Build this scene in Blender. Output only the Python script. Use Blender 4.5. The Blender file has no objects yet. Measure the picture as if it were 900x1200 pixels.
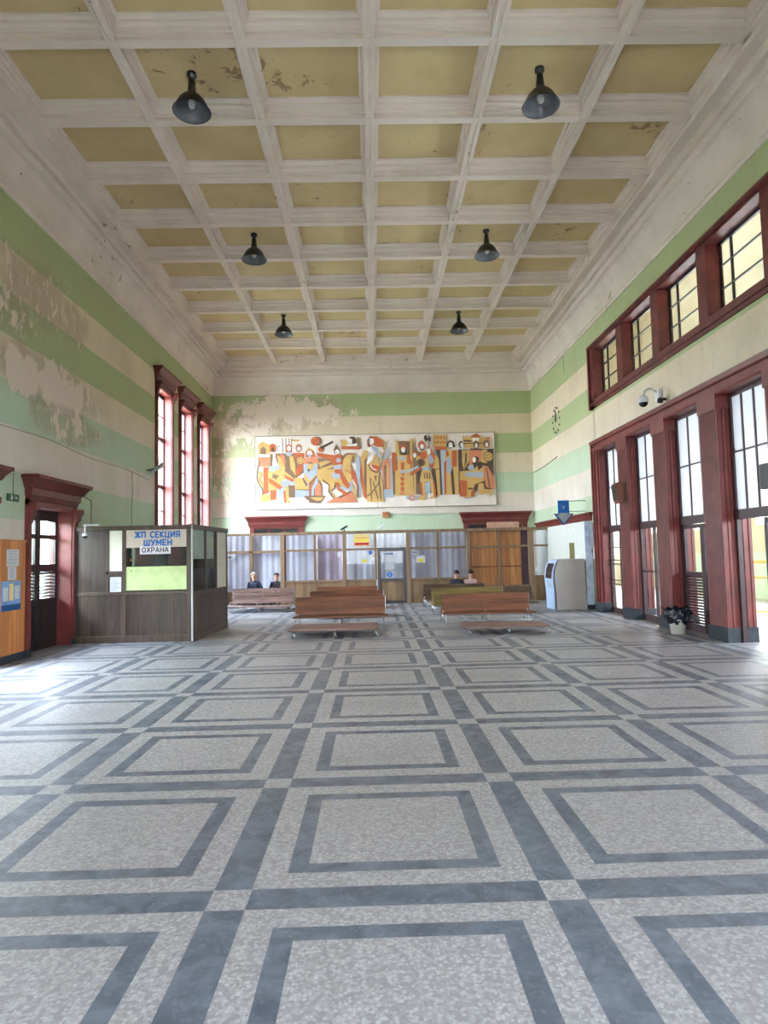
import bpy, math, random
from mathutils import Vector, Matrix
random.seed(7)
S = bpy.context.scene
COL = S.collection
PI = math.pi

# ------------------------------------------------------------------ helpers
def srgb(r, g, b):
    f = lambda c: (c/255/12.92) if c/255 <= 0.04045 else ((c/255+0.055)/1.055)**2.4
    return (f(r), f(g), f(b), 1)

class MB:
    """collects geometry, then links it as ONE mesh object"""
    def __init__(s): s.v=[]; s.f=[]; s.m=[]; s.sm=[]
    def add(s, vs, fs, mi=0, smooth=False):
        o=len(s.v); s.v += [tuple(v) for v in vs]
        for f in fs: s.f.append([i+o for i in f]); s.m.append(mi); s.sm.append(smooth)
        return s
    def box(s, x0,x1,y0,y1,z0,z1, mi=0, M=None):
        vs=[Vector(p) for p in ((x0,y0,z0),(x1,y0,z0),(x1,y1,z0),(x0,y1,z0),(x0,y0,z1),(x1,y0,z1),(x1,y1,z1),(x0,y1,z1))]
        if M: vs=[M@v for v in vs]
        return s.add(vs, [(0,3,2,1),(4,5,6,7),(0,1,5,4),(1,2,6,5),(2,3,7,6),(3,0,4,7)], mi)
    def bev(s, x0,x1,y0,y1,z0,z1, b=.006, mi=0, M=None):
        """box with chamfered edges"""
        b=min(b,(x1-x0)*.45,(y1-y0)*.45,(z1-z0)*.45)
        rings=[(z0,b),(z0+b,0),(z1-b,0),(z1,b)]
        vs=[]
        for z,i in rings:
            X0,X1,Y0,Y1=x0+i,x1-i,y0+i,y1-i
            c=b
            vs += [(X0+c,Y0,z),(X1-c,Y0,z),(X1,Y0+c,z),(X1,Y1-c,z),(X1-c,Y1,z),(X0+c,Y1,z),(X0,Y1-c,z),(X0,Y0+c,z)]
        fs=[]
        for k in range(3):
            for j in range(8):
                a=k*8+j; bb=k*8+(j+1)%8
                fs.append((a,bb,bb+8,a+8))
        fs.append(tuple(range(7,-1,-1))); fs.append(tuple(range(24,32)))
        vs=[Vector(v) for v in vs]
        if M: vs=[M@v for v in vs]
        return s.add(vs,fs,mi)
    def lathe(s, prof, c=(0,0,0), n=24, mi=0, M=None, cap=False, smooth=True):
        vs=[]; fs=[]
        for r,z in prof:
            for k in range(n):
                a=2*PI*k/n; vs.append(Vector((r*math.cos(a), r*math.sin(a), z)))
        for i in range(len(prof)-1):
            for k in range(n):
                a=i*n+k; b=i*n+(k+1)%n
                fs.append((a,b,b+n,a+n))
        if cap:
            fs.append(tuple(range(n-1,-1,-1))); fs.append(tuple(range((len(prof)-1)*n, len(prof)*n)))
        if M: vs=[M@v for v in vs]
        c=Vector(c); vs=[v+c for v in vs]
        return s.add(vs,fs,mi,smooth)
    def tube(s, pts, r=.012, n=8, mi=0):
        pts=[Vector(p) for p in pts]; vs=[]; fs=[]
        up=Vector((0,0,1))
        for i,p in enumerate(pts):
            d=(pts[min(i+1,len(pts)-1)]-pts[max(i-1,0)]).normalized()
            a=d.cross(up)
            if a.length<.05: a=d.cross(Vector((1,0,0)))
            a.normalize(); b=d.cross(a)
            rr=r[i] if isinstance(r,(list,tuple)) else r
            for k in range(n):
                t=2*PI*k/n; vs.append(p+a*rr*math.cos(t)+b*rr*math.sin(t))
        for i in range(len(pts)-1):
            for k in range(n):
                A=i*n+k; B=i*n+(k+1)%n
                fs.append((A,B,B+n,A+n))
        fs.append(tuple(range(n-1,-1,-1))); fs.append(tuple(range((len(pts)-1)*n,len(pts)*n)))
        return s.add(vs,fs,mi,True)
    def prism(s, poly, axis, a, b, mi=0):
        """2-D polygon extruded along axis between a and b"""
        def P(u,w,t): return {'x':(t,u,w),'y':(u,t,w),'z':(u,w,t)}[axis]
        n=len(poly)
        vs=[P(u,w,a) for u,w in poly]+[P(u,w,b) for u,w in poly]
        fs=[tuple(range(n)),tuple(range(2*n-1,n-1,-1))]+[(i,i+n,(i+1)%n+n,(i+1)%n) for i in range(n)]
        return s.add(vs,fs,mi)
    def rings(s, rs, mi=0, caps=True):
        """loft between equal-length rings of points"""
        n=len(rs[0]); vs=[p for r in rs for p in r]; fs=[]
        for i in range(len(rs)-1):
            for k in range(n):
                A=i*n+k; B=i*n+(k+1)%n; fs.append((A,B,B+n,A+n))
        if caps: fs += [tuple(range(n-1,-1,-1)), tuple(range((len(rs)-1)*n,len(rs)*n))]
        return s.add(vs,fs,mi)
    def build(s, name, mats, parent=None, loc=None, fix=True):
        me=bpy.data.meshes.new(name); me.from_pydata(s.v,[],s.f)
        if not isinstance(mats,(list,tuple)): mats=[mats]
        for m in mats: me.materials.append(m)
        for p,mi,sm in zip(me.polygons,s.m,s.sm): p.material_index=mi; p.use_smooth=sm
        if fix:
            import bmesh
            bm=bmesh.new(); bm.from_mesh(me); bmesh.ops.recalc_face_normals(bm,faces=bm.faces); bm.to_mesh(me); bm.free()
        me.update()
        o=bpy.data.objects.new(name,me); COL.objects.link(o)
        if parent: o.parent=parent
        if loc: o.location=loc
        return o

def tag(o,label=None,cat=None,group=None,kind=None):
    if label: o['label']=label
    if cat: o['category']=cat
    if group: o['group']=group
    if kind: o['kind']=kind
    return o
def empty(name,loc=(0,0,0),rz=0):
    o=bpy.data.objects.new(name,None); COL.objects.link(o); o.location=loc; o.rotation_euler=(0,0,rz); o.empty_display_size=.1
    return o
def struct(o): o['kind']='structure'; return o
def copy_tree(o,parent=None):
    c=o.copy(); COL.objects.link(c); c.parent=parent
    for ch in list(o.children): copy_tree(ch,c)
    return c

# ------------------------------------------------------------------ materials
def newmat(name):
    m=bpy.data.materials.new(name); m.use_nodes=True
    nt=m.node_tree; b=nt.nodes['Principled BSDF']; return m,nt,b
def nd(nt,t,**k):
    n=nt.nodes.new(t)
    for a,v in k.items(): setattr(n,a,v)
    return n
def mth(nt,op,a,b=None,c=None):
    n=nd(nt,'ShaderNodeMath',operation=op)
    for i,x in enumerate((a,b,c)):
        if x is None: continue
        if isinstance(x,(int,float)): n.inputs[i].default_value=x
        else: nt.links.new(x,n.inputs[i])
    return n.outputs[0]
def mix(nt,f,a,b,blend='MIX'):
    n=nd(nt,'ShaderNodeMix',data_type='RGBA',blend_type=blend)
    for s,x in ((n.inputs[0],f),(n.inputs[6],a),(n.inputs[7],b)):
        if isinstance(x,(int,float)): s.default_value=x
        elif isinstance(x,tuple): s.default_value=x
        else: nt.links.new(x,s)
    return n.outputs[2]
def noise(nt,scale,detail=4,vec=None,rough=.55,dist=0):
    n=nd(nt,'ShaderNodeTexNoise'); n.inputs['Scale'].default_value=scale; n.inputs['Detail'].default_value=detail
    n.inputs['Roughness'].default_value=rough; n.inputs['Distortion'].default_value=dist
    if vec is not None: nt.links.new(vec,n.inputs['Vector'])
    return n.outputs['Fac']
def step(nt,x,lo,hi):
    n=nd(nt,'ShaderNodeMapRange',interpolation_type='SMOOTHSTEP'); nt.links.new(x,n.inputs[0])
    n.inputs[1].default_value=lo; n.inputs[2].default_value=hi; return n.outputs[0]
def wpos(nt):
    g=nd(nt,'ShaderNodeNewGeometry'); s=nd(nt,'ShaderNodeSeparateXYZ'); nt.links.new(g.outputs['Position'],s.inputs[0])
    return g.outputs['Position'],s.outputs[0],s.outputs[1],s.outputs[2]
def scaled(nt,vec,sx,sy,sz):
    n=nd(nt,'ShaderNodeMapping'); nt.links.new(vec,n.inputs[0]); n.inputs[3].default_value=(sx,sy,sz); return n.outputs[0]
def bump(nt,b,h,st=.3,d=.01):
    n=nd(nt,'ShaderNodeBump'); n.inputs['Strength'].default_value=st; n.inputs['Distance'].default_value=d
    nt.links.new(h,n.inputs['Height']); nt.links.new(n.outputs[0],b.inputs['Normal'])

def frosted(name,c):
    m=bpy.data.materials.new(name); m.use_nodes=True; nt=m.node_tree; nt.nodes.clear()
    o=nd(nt,'ShaderNodeOutputMaterial'); t=nd(nt,'ShaderNodeBsdfTransparent'); g=nd(nt,'ShaderNodeBsdfTranslucent'); d=nd(nt,'ShaderNodeBsdfDiffuse')
    g.inputs[0].default_value=c; d.inputs[0].default_value=c
    a=nd(nt,'ShaderNodeMixShader'); a.inputs[0].default_value=.35; b=nd(nt,'ShaderNodeMixShader'); b.inputs[0].default_value=.25
    nt.links.new(g.outputs[0],a.inputs[1]); nt.links.new(d.outputs[0],a.inputs[2]); nt.links.new(a.outputs[0],b.inputs[1]); nt.links.new(t.outputs[0],b.inputs[2]); nt.links.new(b.outputs[0],o.inputs[0])
    return m
def plain(name,c,rough=.6,metal=0,var=.12,scale=6,spec=.5,bp=0):
    m,nt,b=newmat(name); 
    tc=nd(nt,'ShaderNodeTexCoord').outputs['Object']
    n=noise(nt,scale,5,tc)
    dark=tuple(x*(1-var*1.6) for x in c[:3])+(1,); light=tuple(min(1,x*(1+var)) for x in c[:3])+(1,)
    nt.links.new(mix(nt,step(nt,n,.3,.7),dark,light),b.inputs['Base Color'])
    b.inputs['Roughness'].default_value=rough; b.inputs['Metallic'].default_value=metal
    b.inputs['Specular IOR Level'].default_value=spec
    if bp: bump(nt,b,noise(nt,scale*6,3,tc),bp,.004)
    return m
def wood(name,c1,c2,rough=.5,axis='z',scale=9,panel=0):
    m,nt,b=newmat(name)
    tc=nd(nt,'ShaderNodeTexCoord').outputs['Object']
    st={'z':(1,1,.06),'x':(.06,1,1),'y':(1,.06,1)}[axis]
    v=scaled(nt,tc,*st)
    a=noise(nt,scale,6,v,.6,1.2); g=noise(nt,scale*9,3,v,.6)
    f=mth(nt,'ADD',mth(nt,'MULTIPLY',a,.75),mth(nt,'MULTIPLY',g,.3))
    col=mix(nt,step(nt,f,.36,.7),c1,c2)
    if panel:   # veneer sheets butted side by side: a tone for each board
        sp=nd(nt,'ShaderNodeSeparateXYZ'); nt.links.new(tc,sp.inputs[0])
        u=mth(nt,'ADD',sp.outputs[0],sp.outputs[1])
        cell=mth(nt,'FLOOR',mth(nt,'DIVIDE',u,panel))
        w=nd(nt,'ShaderNodeTexWhiteNoise',noise_dimensions='1D'); nt.links.new(cell,w.inputs['W'])
        fr=mth(nt,'FRACT',mth(nt,'DIVIDE',u,panel))
        joint=mth(nt,'LESS_THAN',fr,.04)
        col=mix(nt,mth(nt,'MULTIPLY',w.outputs[0],.6),col,tuple(x*.62 for x in c1[:3])+(1,))
        col=mix(nt,mth(nt,'MULTIPLY',joint,.7),col,tuple(x*.3 for x in c1[:3])+(1,))
    nt.links.new(col,b.inputs['Base Color']); b.inputs['Roughness'].default_value=rough
    bump(nt,b,g,.15,.003)
    return m
def glassmat(name,tint=(1,1,1,1),refl=.08,rough=.02):
    m=bpy.data.materials.new(name); m.use_nodes=True; nt=m.node_tree; nt.nodes.clear()
    o=nd(nt,'ShaderNodeOutputMaterial'); t=nd(nt,'ShaderNodeBsdfTransparent'); g=nd(nt,'ShaderNodeBsdfGlossy')
    t.inputs[0].default_value=tint; g.inputs['Roughness'].default_value=rough
    mx=nd(nt,'ShaderNodeMixShader'); mx.inputs[0].default_value=refl
    nt.links.new(t.outputs[0],mx.inputs[1]); nt.links.new(g.outputs[0],mx.inputs[2]); nt.links.new(mx.outputs[0],o.inputs[0])
    return m

STR=[2.35,3.15,3.9,4.65,5.4,6.15,6.9]
def wallmat(name, patches, seed=0, plainonly=False):
    """striped lime paint; patches = areas where it flakes: (coord, centre, halfwidth, zc, zh, amount)"""
    m,nt,b=newmat(name); P,x,y,z=wpos(nt)
    wob=mth(nt,'MULTIPLY',mth(nt,'SUBTRACT',noise(nt,3,2,P),.5),.012)
    zz=mth(nt,'ADD',z,wob)
    cream=mix(nt,step(nt,z,2.5,6.0),srgb(222,214,206),srgb(222,206,178))
    mint=srgb(188,208,180); olive=srgb(172,184,134)
    green=mix(nt,step(nt,z,4.2,5.6),mint,olive)
    f=None
    for k,s in enumerate(STR):
        t=mth(nt,'GREATER_THAN',zz,s)
        f = t if f is None else (mth(nt,'SUBTRACT',f,t) if k%2 else mth(nt,'ADD',f,t))
    col=mix(nt,f,cream,green)
    big=noise(nt,.7,5,P); col=mix(nt,mth(nt,'MULTIPLY',step(nt,big,.35,.75),.30),col,srgb(168,160,130))
    fine=noise(nt,9,5,P); col=mix(nt,mth(nt,'MULTIPLY',step(nt,fine,.45,.8),.12),col,srgb(120,116,90))
    # vertical run marks
    run=noise(nt,5,4,scaled(nt,P,1,1,.08)); col=mix(nt,mth(nt,'MULTIPLY',step(nt,run,.52,.8),.18),col,srgb(150,140,108))
    hgt=None
    for k,(ax,c,hw,zc,zh,am) in enumerate(patches):
        u={'x':x,'y':y}[ax]
        e=mth(nt,'ADD',mth(nt,'POWER',mth(nt,'ABSOLUTE',mth(nt,'DIVIDE',mth(nt,'SUBTRACT',u,c),hw)),2.),
              mth(nt,'POWER',mth(nt,'ABSOLUTE',mth(nt,'DIVIDE',mth(nt,'SUBTRACT',z,zc),zh)),2.))
        reg=mth(nt,'SUBTRACT',1,e)
        off=nd(nt,'ShaderNodeVectorMath',operation='ADD'); nt.links.new(P,off.inputs[0]); off.inputs[1].default_value=(seed*3+k*7.3,k*5.1,k*2.7)
        vv=scaled(nt,off.outputs[0],1,1,.62)
        n1=noise(nt,1.5,8,vv,.68)
        dirt=step(nt,mth(nt,'ADD',mth(nt,'MULTIPLY',reg,.35),n1),.50,.72)
        col=mix(nt,mth(nt,'MULTIPLY',mth(nt,'MULTIPLY',dirt,noise(nt,4,6,vv,.7)),.95),col,srgb(160,144,118))
        n2=noise(nt,2.1,9,vv,.7,.4)
        bare=step(nt,mth(nt,'ADD',mth(nt,'MULTIPLY',reg,.16*am),n2),.605,.635)
        n4=noise(nt,6,9,scaled(nt,off.outputs[0],1,1,.4),.72)
        fineb=mth(nt,'MULTIPLY',step(nt,mth(nt,'ADD',mth(nt,'MULTIPLY',reg,.10),n4),.64,.665),.8)
        bare=mth(nt,'MAXIMUM',bare,fineb)
        bare=mth(nt,'MULTIPLY',bare,step(nt,reg,-.35,.05))
        col=mix(nt,mth(nt,'MULTIPLY',bare,.85),col,srgb(230,214,198))
        hgt=bare if hgt is None else mth(nt,'MAXIMUM',hgt,bare)
    nt.links.new(col,b.inputs['Base Color']); b.inputs['Roughness'].default_value=.75
    h=mth(nt,'ADD',mth(nt,'MULTIPLY',noise(nt,25,4,P),.3),mth(nt,'MULTIPLY',hgt,-1.) if hgt is not None else 0)
    bump(nt,b,h,.35,.006)
    return m

def floormat():
    m,nt,b=newmat('terrazzo'); P,x,y,z=wpos(nt)
    p=1.5745; x0=-.714; y0=3.185
    def d(c,o):      # distance to nearest grid line and frame coordinate
        t=mth(nt,'FRACT',mth(nt,'DIVIDE',mth(nt,'ADD',c,-o+p*100.5),p))
        return mth(nt,'MULTIPLY',mth(nt,'ABSOLUTE',mth(nt,'SUBTRACT',t,.5)),p)
    dx=d(x,x0); dy=d(y,y0)
    bx=mth(nt,'LESS_THAN',dx,.092); by=mth(nt,'LESS_THAN',dy,.092)
    band=mth(nt,'ABSOLUTE',mth(nt,'SUBTRACT',bx,by))       # xor
    mn=mth(nt,'MINIMUM',dx,dy)
    fr=mth(nt,'MULTIPLY',mth(nt,'GREATER_THAN',mn,.243),mth(nt,'LESS_THAN',mn,.343))
    dark=mth(nt,'MAXIMUM',band,fr)
    vo=nd(nt,'ShaderNodeTexVoronoi'); vo.inputs['Scale'].default_value=60; nt.links.new(P,vo.inputs['Vector'])
    sp=nd(nt,'ShaderNodeSeparateColor'); nt.links.new(vo.outputs['Color'],sp.inputs[0])
    chip=step(nt,vo.outputs['Distance'],.55,.35)
    lightc=mix(nt,step(nt,sp.outputs[0],.0,1.0),srgb(138,135,136),srgb(180,177,178))
    lightc=mix(nt,mth(nt,'MULTIPLY',step(nt,vo.outputs['Distance'],.35,.6),.5),lightc,srgb(136,133,134))
    lightc=mix(nt,mth(nt,'MULTIPLY',mth(nt,'GREATER_THAN',sp.outputs[1],.88),.35),lightc,srgb(190,190,194))
    big=noise(nt,.9,4,P); lightc=mix(nt,mth(nt,'MULTIPLY',step(nt,big,.35,.75),.28),lightc,srgb(140,136,135))
    v2=noise(nt,6,6,P,.65,.8); darkc=mix(nt,step(nt,v2,.3,.72),srgb(74,81,93),srgb(108,116,128))
    darkc=mix(nt,mth(nt,'MULTIPLY',mth(nt,'GREATER_THAN',sp.outputs[2],.9),.25),darkc,srgb(130,134,140))
    cell=mth(nt,'ADD',mth(nt,'FLOOR',mth(nt,'DIVIDE',x,p)),mth(nt,'MULTIPLY',mth(nt,'FLOOR',mth(nt,'DIVIDE',y,p)),17))
    w=nd(nt,'ShaderNodeTexWhiteNoise',noise_dimensions='1D'); nt.links.new(cell,w.inputs['W'])
    col=mix(nt,dark,lightc,darkc)
    wear=noise(nt,.35,5,P,.6); col=mix(nt,mth(nt,'MULTIPLY',step(nt,wear,.4,.75),.22),col,srgb(128,123,120))
    cr=noise(nt,2.2,8,P,.7,2.5); crk=step(nt,mth(nt,'ABSOLUTE',mth(nt,'SUBTRACT',cr,.5)),.0022,.0004)
    col=mix(nt,mth(nt,'MULTIPLY',crk,.4),col,srgb(70,66,62))
    nt.links.new(col,b.inputs['Base Color'])
    r=mth(nt,'ADD',mth(nt,'MULTIPLY',noise(nt,1.3,5,P,.6),.30),.27)
    nt.links.new(r,b.inputs['Roughness']); b.inputs['Specular IOR Level'].default_value=.5
    bump(nt,b,noise(nt,30,3,P),.05,.002)
    return m

def plaster(name,c,c2,peel=.0,rough=.8,local=None):
    m,nt,b=newmat(name); P,x,y,z=wpos(nt)
    n=noise(nt,1.1,6,P,.6); col=mix(nt,step(nt,n,.3,.75),c,c2)
    n3=noise(nt,14,5,P,.7); col=mix(nt,mth(nt,'MULTIPLY',step(nt,n3,.60,.72),.22),col,tuple(q*.5 for q in c2[:3])+(1,))
    if peel:
        n2=noise(nt,5,9,P,.72,.5); g=noise(nt,.6,2,P)
        if local:
            dd=nd(nt,'ShaderNodeVectorMath',operation='DISTANCE'); nt.links.new(P,dd.inputs[0]); dd.inputs[1].default_value=local
            g=mth(nt,'ADD',g,mth(nt,'MULTIPLY',step(nt,dd.outputs['Value'],1.25,.5),.22))
        f=step(nt,mth(nt,'ADD',n2,mth(nt,'MULTIPLY',g,.45)),.93-peel,.95-peel)
        col=mix(nt,mth(nt,'MULTIPLY',f,.75),col,srgb(128,96,66))
        bump(nt,b,mth(nt,'ADD',mth(nt,'MULTIPLY',f,-1),mth(nt,'MULTIPLY',n3,.3)),.5,.01)
    nt.links.new(col,b.inputs['Base Color']); b.inputs['Roughness'].default_value=rough
    return m

M={}
M['floor']=floormat()
M['wall_l']=wallmat('striped_paint_left',[('y',12.0,1.9,6.5,.7,.35),('y',12.1,2.3,4.95,.55,1.5),('y',12.8,1.8,4.3,.4,.45),('y',10.8,.9,5.8,.4,.7)],1)
M['wall_b']=wallmat('striped_paint_back',[('x',-3.3,2.9,7.1,.75,1.5),('x',-4.7,1.5,6.3,.8,1.0),('x',-5.6,.6,5,1.4,.5)],2)
M['wall_r']=wallmat('striped_paint_right',[],3)
M['cream']=plaster('cream_render',srgb(236,222,186),srgb(222,206,168))
M['ceil']=plaster('ceiling_ochre',srgb(204,182,136),srgb(190,168,122),.05,local=(-2.45,9.3,9.06))
M['rib']=plaster('ceiling_white',srgb(232,220,208),srgb(218,206,192),.0)
M['ribp']=plaster('cornice_white',srgb(232,220,208),srgb(216,204,190),.035)
M['red']=plain('oxblood_paint',srgb(112,47,42),.45,var=.16,scale=3)
M['red_daylit']=plain('oxblood_daylit',srgb(150,70,66),.5,var=.12,scale=3)  # oxblood paint lightened to carry the daylight falling on the window reveals
M['redwood']=plain('oxblood_timber',srgb(102,42,36),.42,var=.2,scale=4)
M['plinth']=plain('slate_plinth',srgb(44,52,60),.3,var=.2)
M['blackwood']=plain('black_timber',srgb(38,30,30),.35,var=.2)
M['mull']=plain('dark_mullion',srgb(58,34,38),.45,var=.15)
M['glass']=glassmat('window_glass',(1,1,1,1),.07)
M['glass_dusty']=glassmat('dusty_glass',(.93,.94,.95,1),.05,.06)
M['pglass']=glassmat('partition_glass',(.95,.96,.98,1),.008,.03)
M['frost']=frosted('frosted_glass',(.52,.53,.56,1))
M['booth']=wood('booth_veneer',srgb(54,43,37),srgb(94,77,66),.42,'z',8,.17)
M['boothf']=wood('booth_frame_wood',srgb(62,50,42),srgb(92,76,65),.42,'z',8)
M['part']=wood('partition_oak',srgb(112,88,66),srgb(150,122,92),.45,'z',8)
M['partp']=wood('partition_board',srgb(118,90,62),srgb(160,128,90),.45,'z',8,.3)
M['alder']=wood('orange_slat_wood',srgb(150,92,44),srgb(204,142,80),.4,'z',7,.14)
M['orange_panel']=wood('orange_panel_wood',srgb(186,110,54),srgb(222,150,88),.4,'z',5,.24)
M['bench']=wood('bench_brown',srgb(92,50,30),srgb(146,90,58),.45,'x',6)
M['bench_dull']=wood('bench_weathered',srgb(92,66,58),srgb(140,108,98),.55,'x',6)
M['bench_ol']=wood('bench_olive',srgb(96,80,34),srgb(146,126,62),.45,'x',6)
M['bench_dk']=wood('bench_umber',srgb(62,46,30),srgb(96,74,50),.45,'x',6)
M['chrome']=plain('steel_tube',srgb(190,190,192),.3,metal=.9,var=.05)
M['black']=plain('black_enamel',srgb(26,25,27),.4,var=.1)
M['shade_in']=plain('lamp_inside',srgb(96,98,104),.35,var=.15)
M['bulb']=plain('opal_bulb',srgb(222,222,216),.25,var=.02)
M['white']=plain('white_plastic',srgb(226,228,230),.4,var=.03)
M['paper']=plain('paper',srgb(206,208,214),.7,var=.04)
M['print']=plain('grey_print',srgb(120,124,134),.7,var=.05)
M['curtain']=plain('white_curtain',srgb(206,206,216),.8,var=.05,scale=3)
M['curtain_p']=plain('pinkish_curtain',srgb(208,192,208),.8,var=.08,scale=2)
M['blue']=plain('sign_blue',srgb(6,104,190),.4,var=.03)
M['arrowgrey']=plain('arrow_grey',srgb(168,180,190),.35,var=.06)
M['arrowblue']=plain('arrow_border',srgb(20,84,140),.35,var=.06)
M['yellow']=plain('sign_yellow',srgb(236,214,60),.5,var=.03)
M['cream_sign']=plain('sign_cream',srgb(206,194,176),.5,var=.03)
M['salmon']=plain('sign_buff',srgb(240,214,140),.5,var=.03)
M['signred']=plain('sign_red',srgb(190,44,34),.5,var=.03)
M['ink']=plain('black_ink',srgb(18,18,20),.5,var=.02)
M['exit']=plain('exit_green',srgb(14,92,52),.4,var=.05)
M['kiosk']=plain('kiosk_beige',srgb(186,182,178),.4,metal=.15,var=.05,scale=2)
M['kioskf']=plain('kiosk_blue_grey',srgb(176,196,226),.35,var=.03,scale=2)
M['screen']=plain('dark_screen',srgb(40,44,56),.12,var=.05)
M['lime']=plain('lime_film',srgb(204,226,160),.25,var=.10,scale=3)
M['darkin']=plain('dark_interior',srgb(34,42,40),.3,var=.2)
M['mintsheet']=plain('mint_sheet',srgb(200,224,208),.25,var=.06)
M['creamfilm']=plain('cream_film',srgb(226,224,206),.4,var=.04)
M['bag']=plain('black_bag',srgb(30,34,44),.25,var=.3,scale=14)
M['bucket']=plain('white_bucket',srgb(220,214,200),.45,var=.04)
M['yrail']=plain('yellow_rail',srgb(236,214,120),.4,var=.04)
M['brownbox']=plain('brown_speaker',srgb(120,72,44),.5,var=.1)
M['cable']=plain('grey_cable',srgb(92,96,84),.6,var=.1)
M['rust']=plain('rusty_box',srgb(176,116,70),.6,var=.2)
M['olive']=plain('olive_panel',srgb(112,110,60),.5,var=.15)
M['whitewall']=plain('white_panel',srgb(212,216,210),.6,var=.03)
M['dpurple']=plain('dark_plum',srgb(64,34,48),.3,var=.2)
M['skin']=plain('skin',srgb(206,160,138),.55,var=.06)
M['jacket']=plain('navy_jacket',srgb(36,44,66),.8,var=.2)
M['darkcloth']=plain('dark_cloth',srgb(38,36,46),.8,var=.2)
M['blouse']=plain('pink_blouse',srgb(214,176,180),.8,var=.1)
M['trouser']=plain('grey_trousers',srgb(70,72,80),.8,var=.2)
M['grayhair']=plain('white_hair',srgb(214,210,206),.7,var=.1)
M['darkhair']=plain('dark_hair',srgb(36,30,32),.6,var=.2)
M['ground']=plain('pavement',srgb(196,192,186),.8,var=.08)
M['vest']=plaster('pale_mint_render',srgb(214,230,208),srgb(200,218,196))

# ------------------------------------------------------------------ dimensions
XL,XR,YB,YF,ZC = -6.0,6.11,24.36,-3.0,7.86
ZR,ZP = 8.81,9.06          # underside of ribs, ceiling panels
RX=[.08+1.788*k for k in range(-3,4)]
BY=[8.68+1.668*k for k in range(-7,10)]
GX=6.25                    # glass plane of the right-hand glazing

# ------------------------------------------------------------------ floor, ceiling
struct(MB().box(XL-.4,XR+.5,YF-.4,YB+.4,-.2,0).build('floor',M['floor']))
b=MB().box(XL-.4,XR+.5,YF-.4,YB+.4,ZP,ZP+.3)
struct(b.build('ceiling',M['ceil']))
# ribs: stepped moulding profile (half width, z)
PR=[(.27,ZP+.01),(.27,ZP-.025),(.225,ZP-.025),(.20,ZP-.05),(.20,ZP-.085),(.165,ZP-.085),(.135,ZP-.105),(.125,ZP-.155),(.085,ZP-.155),(.085,ZP-.185),(.062,ZP-.19),(.062,ZP-.215),(.075,ZP-.22),(.075,ZR)]
PL=[(.16,ZP+.01),(.16,ZP-.03),(.125,ZP-.03),(.115,ZP-.10),(.09,ZP-.10),(.082,ZP-.175),(.062,ZP-.175),(.062,ZP-.21),(.075,ZP-.215),(.075,ZR-.008),(.03,ZR-.008),(.025,ZR+.012)]
def ribpoly(c,P=None):
    P=P or PR
    return [(c-h,z) for h,z in P]+[(c+h,z) for h,z in reversed(P)]
b=MB()
for x in RX[1:-1]: b.prism(ribpoly(x,PL),'y',YF,BY[-1]+.02)
struct(b.build('trim_1',M['ribp']))
b=MB()
for y in BY[:-1]: b.prism(ribpoly(y),'x',RX[0]-.02,RX[-1]+.02)
struct(b.build('trim_2',M['rib']))
# cornice: loft of rectangles running round the room
pr=[(0,7.77),(.05,7.77),(.05,7.85),(.085,7.86),(.085,7.90),(.09,8.02),(.115,8.16),(.16,8.29),(.22,8.38),(.26,8.41),(.26,8.455),(.33,8.455),(.36,8.49),(.36,8.56),(.31,8.57),(.31,8.64),(.39,8.64),(.42,8.69),(.42,8.77),(.60,8.77),(.60,8.72),(.66,8.72),(.66,8.81),(.70,8.81),(.70,8.88),(.745,8.88),(.745,8.95),(.785,8.96),(.785,9.02),(.82,9.02),(.82,9.07)]
rs=[]
for p,z in pr:
    rs.append([(XL-.02+p+(0.0),YF+p,z),(XR+.02-p,YF+p,z),(XR+.02-p,YB+.02-p,z),(XL-.02+p,YB+.02-p,z)])
b=MB().rings(rs,caps=False)
struct(b.build('trim_3',M['ribp'],fix=False))

# ------------------------------------------------------------------ walls
# left wall with window and door openings
LW=[(18.1,19.35,1.2,6.5),(20.3,21.5,1.2,6.5),(22.45,23.65,1.2,6.5)]
LD=[(11.42,13.0,0,2.62),(8.6,10.1,0,2.62),(5.7,7.2,0,2.62)]
def wallx(x0,x1,openings,ya,yb,z1=ZP):
    b=MB(); ops=sorted(openings); y=ya
    for (a,c,z0,zt) in ops:
        b.box(x0,x1,y,a,0,z1)
        if z0>0: b.box(x0,x1,a,c,0,z0)
        b.box(x0,x1,a,c,zt,z1); y=c
    b.box(x0,x1,y,yb,0,z1)
    return b
struct(wallx(XL-.4,XL,LW+LD,YF-.4,YB+.4).build('wall_left',M['wall_l']))
b=MB(); b.box(XL,XR,YB,YB+.4,3.0,ZP); b.box(XL,-4.45,YB,YB+.4,0,3.0); b.box(-2.75,3.55,YB,YB+.4,0,3.0); b.box(5.65,XR,YB,YB+.4,0,3.0)
b.box(-4.45,-2.75,YB+.25,YB+.4,0,3.0); b.box(3.55,5.65,YB+.25,YB+.4,0,3.0)
struct(b.build('wall_back',M['wall_b']))
# right wall: glazed band below, clerestory band above
GY1,GY0=17.0,-2.6         # glazing runs between
b=MB(); b.box(XR,XR+.4,17.46,YB+.4,0,5.48); b.box(XR,XR+.4,YF-.4,17.5,4.50,5.48); b.box(XR,XR+.4,17.5,YB+.4,5.48,7.2)
b.box(XR,XR+.4,YF-.4,YB+.4,7.2,ZP); b.box(XR,XR+.4,YF-.4,GY0-.2,0,7.2)
struct(b.build('wall_right',M['wall_r']))
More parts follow.
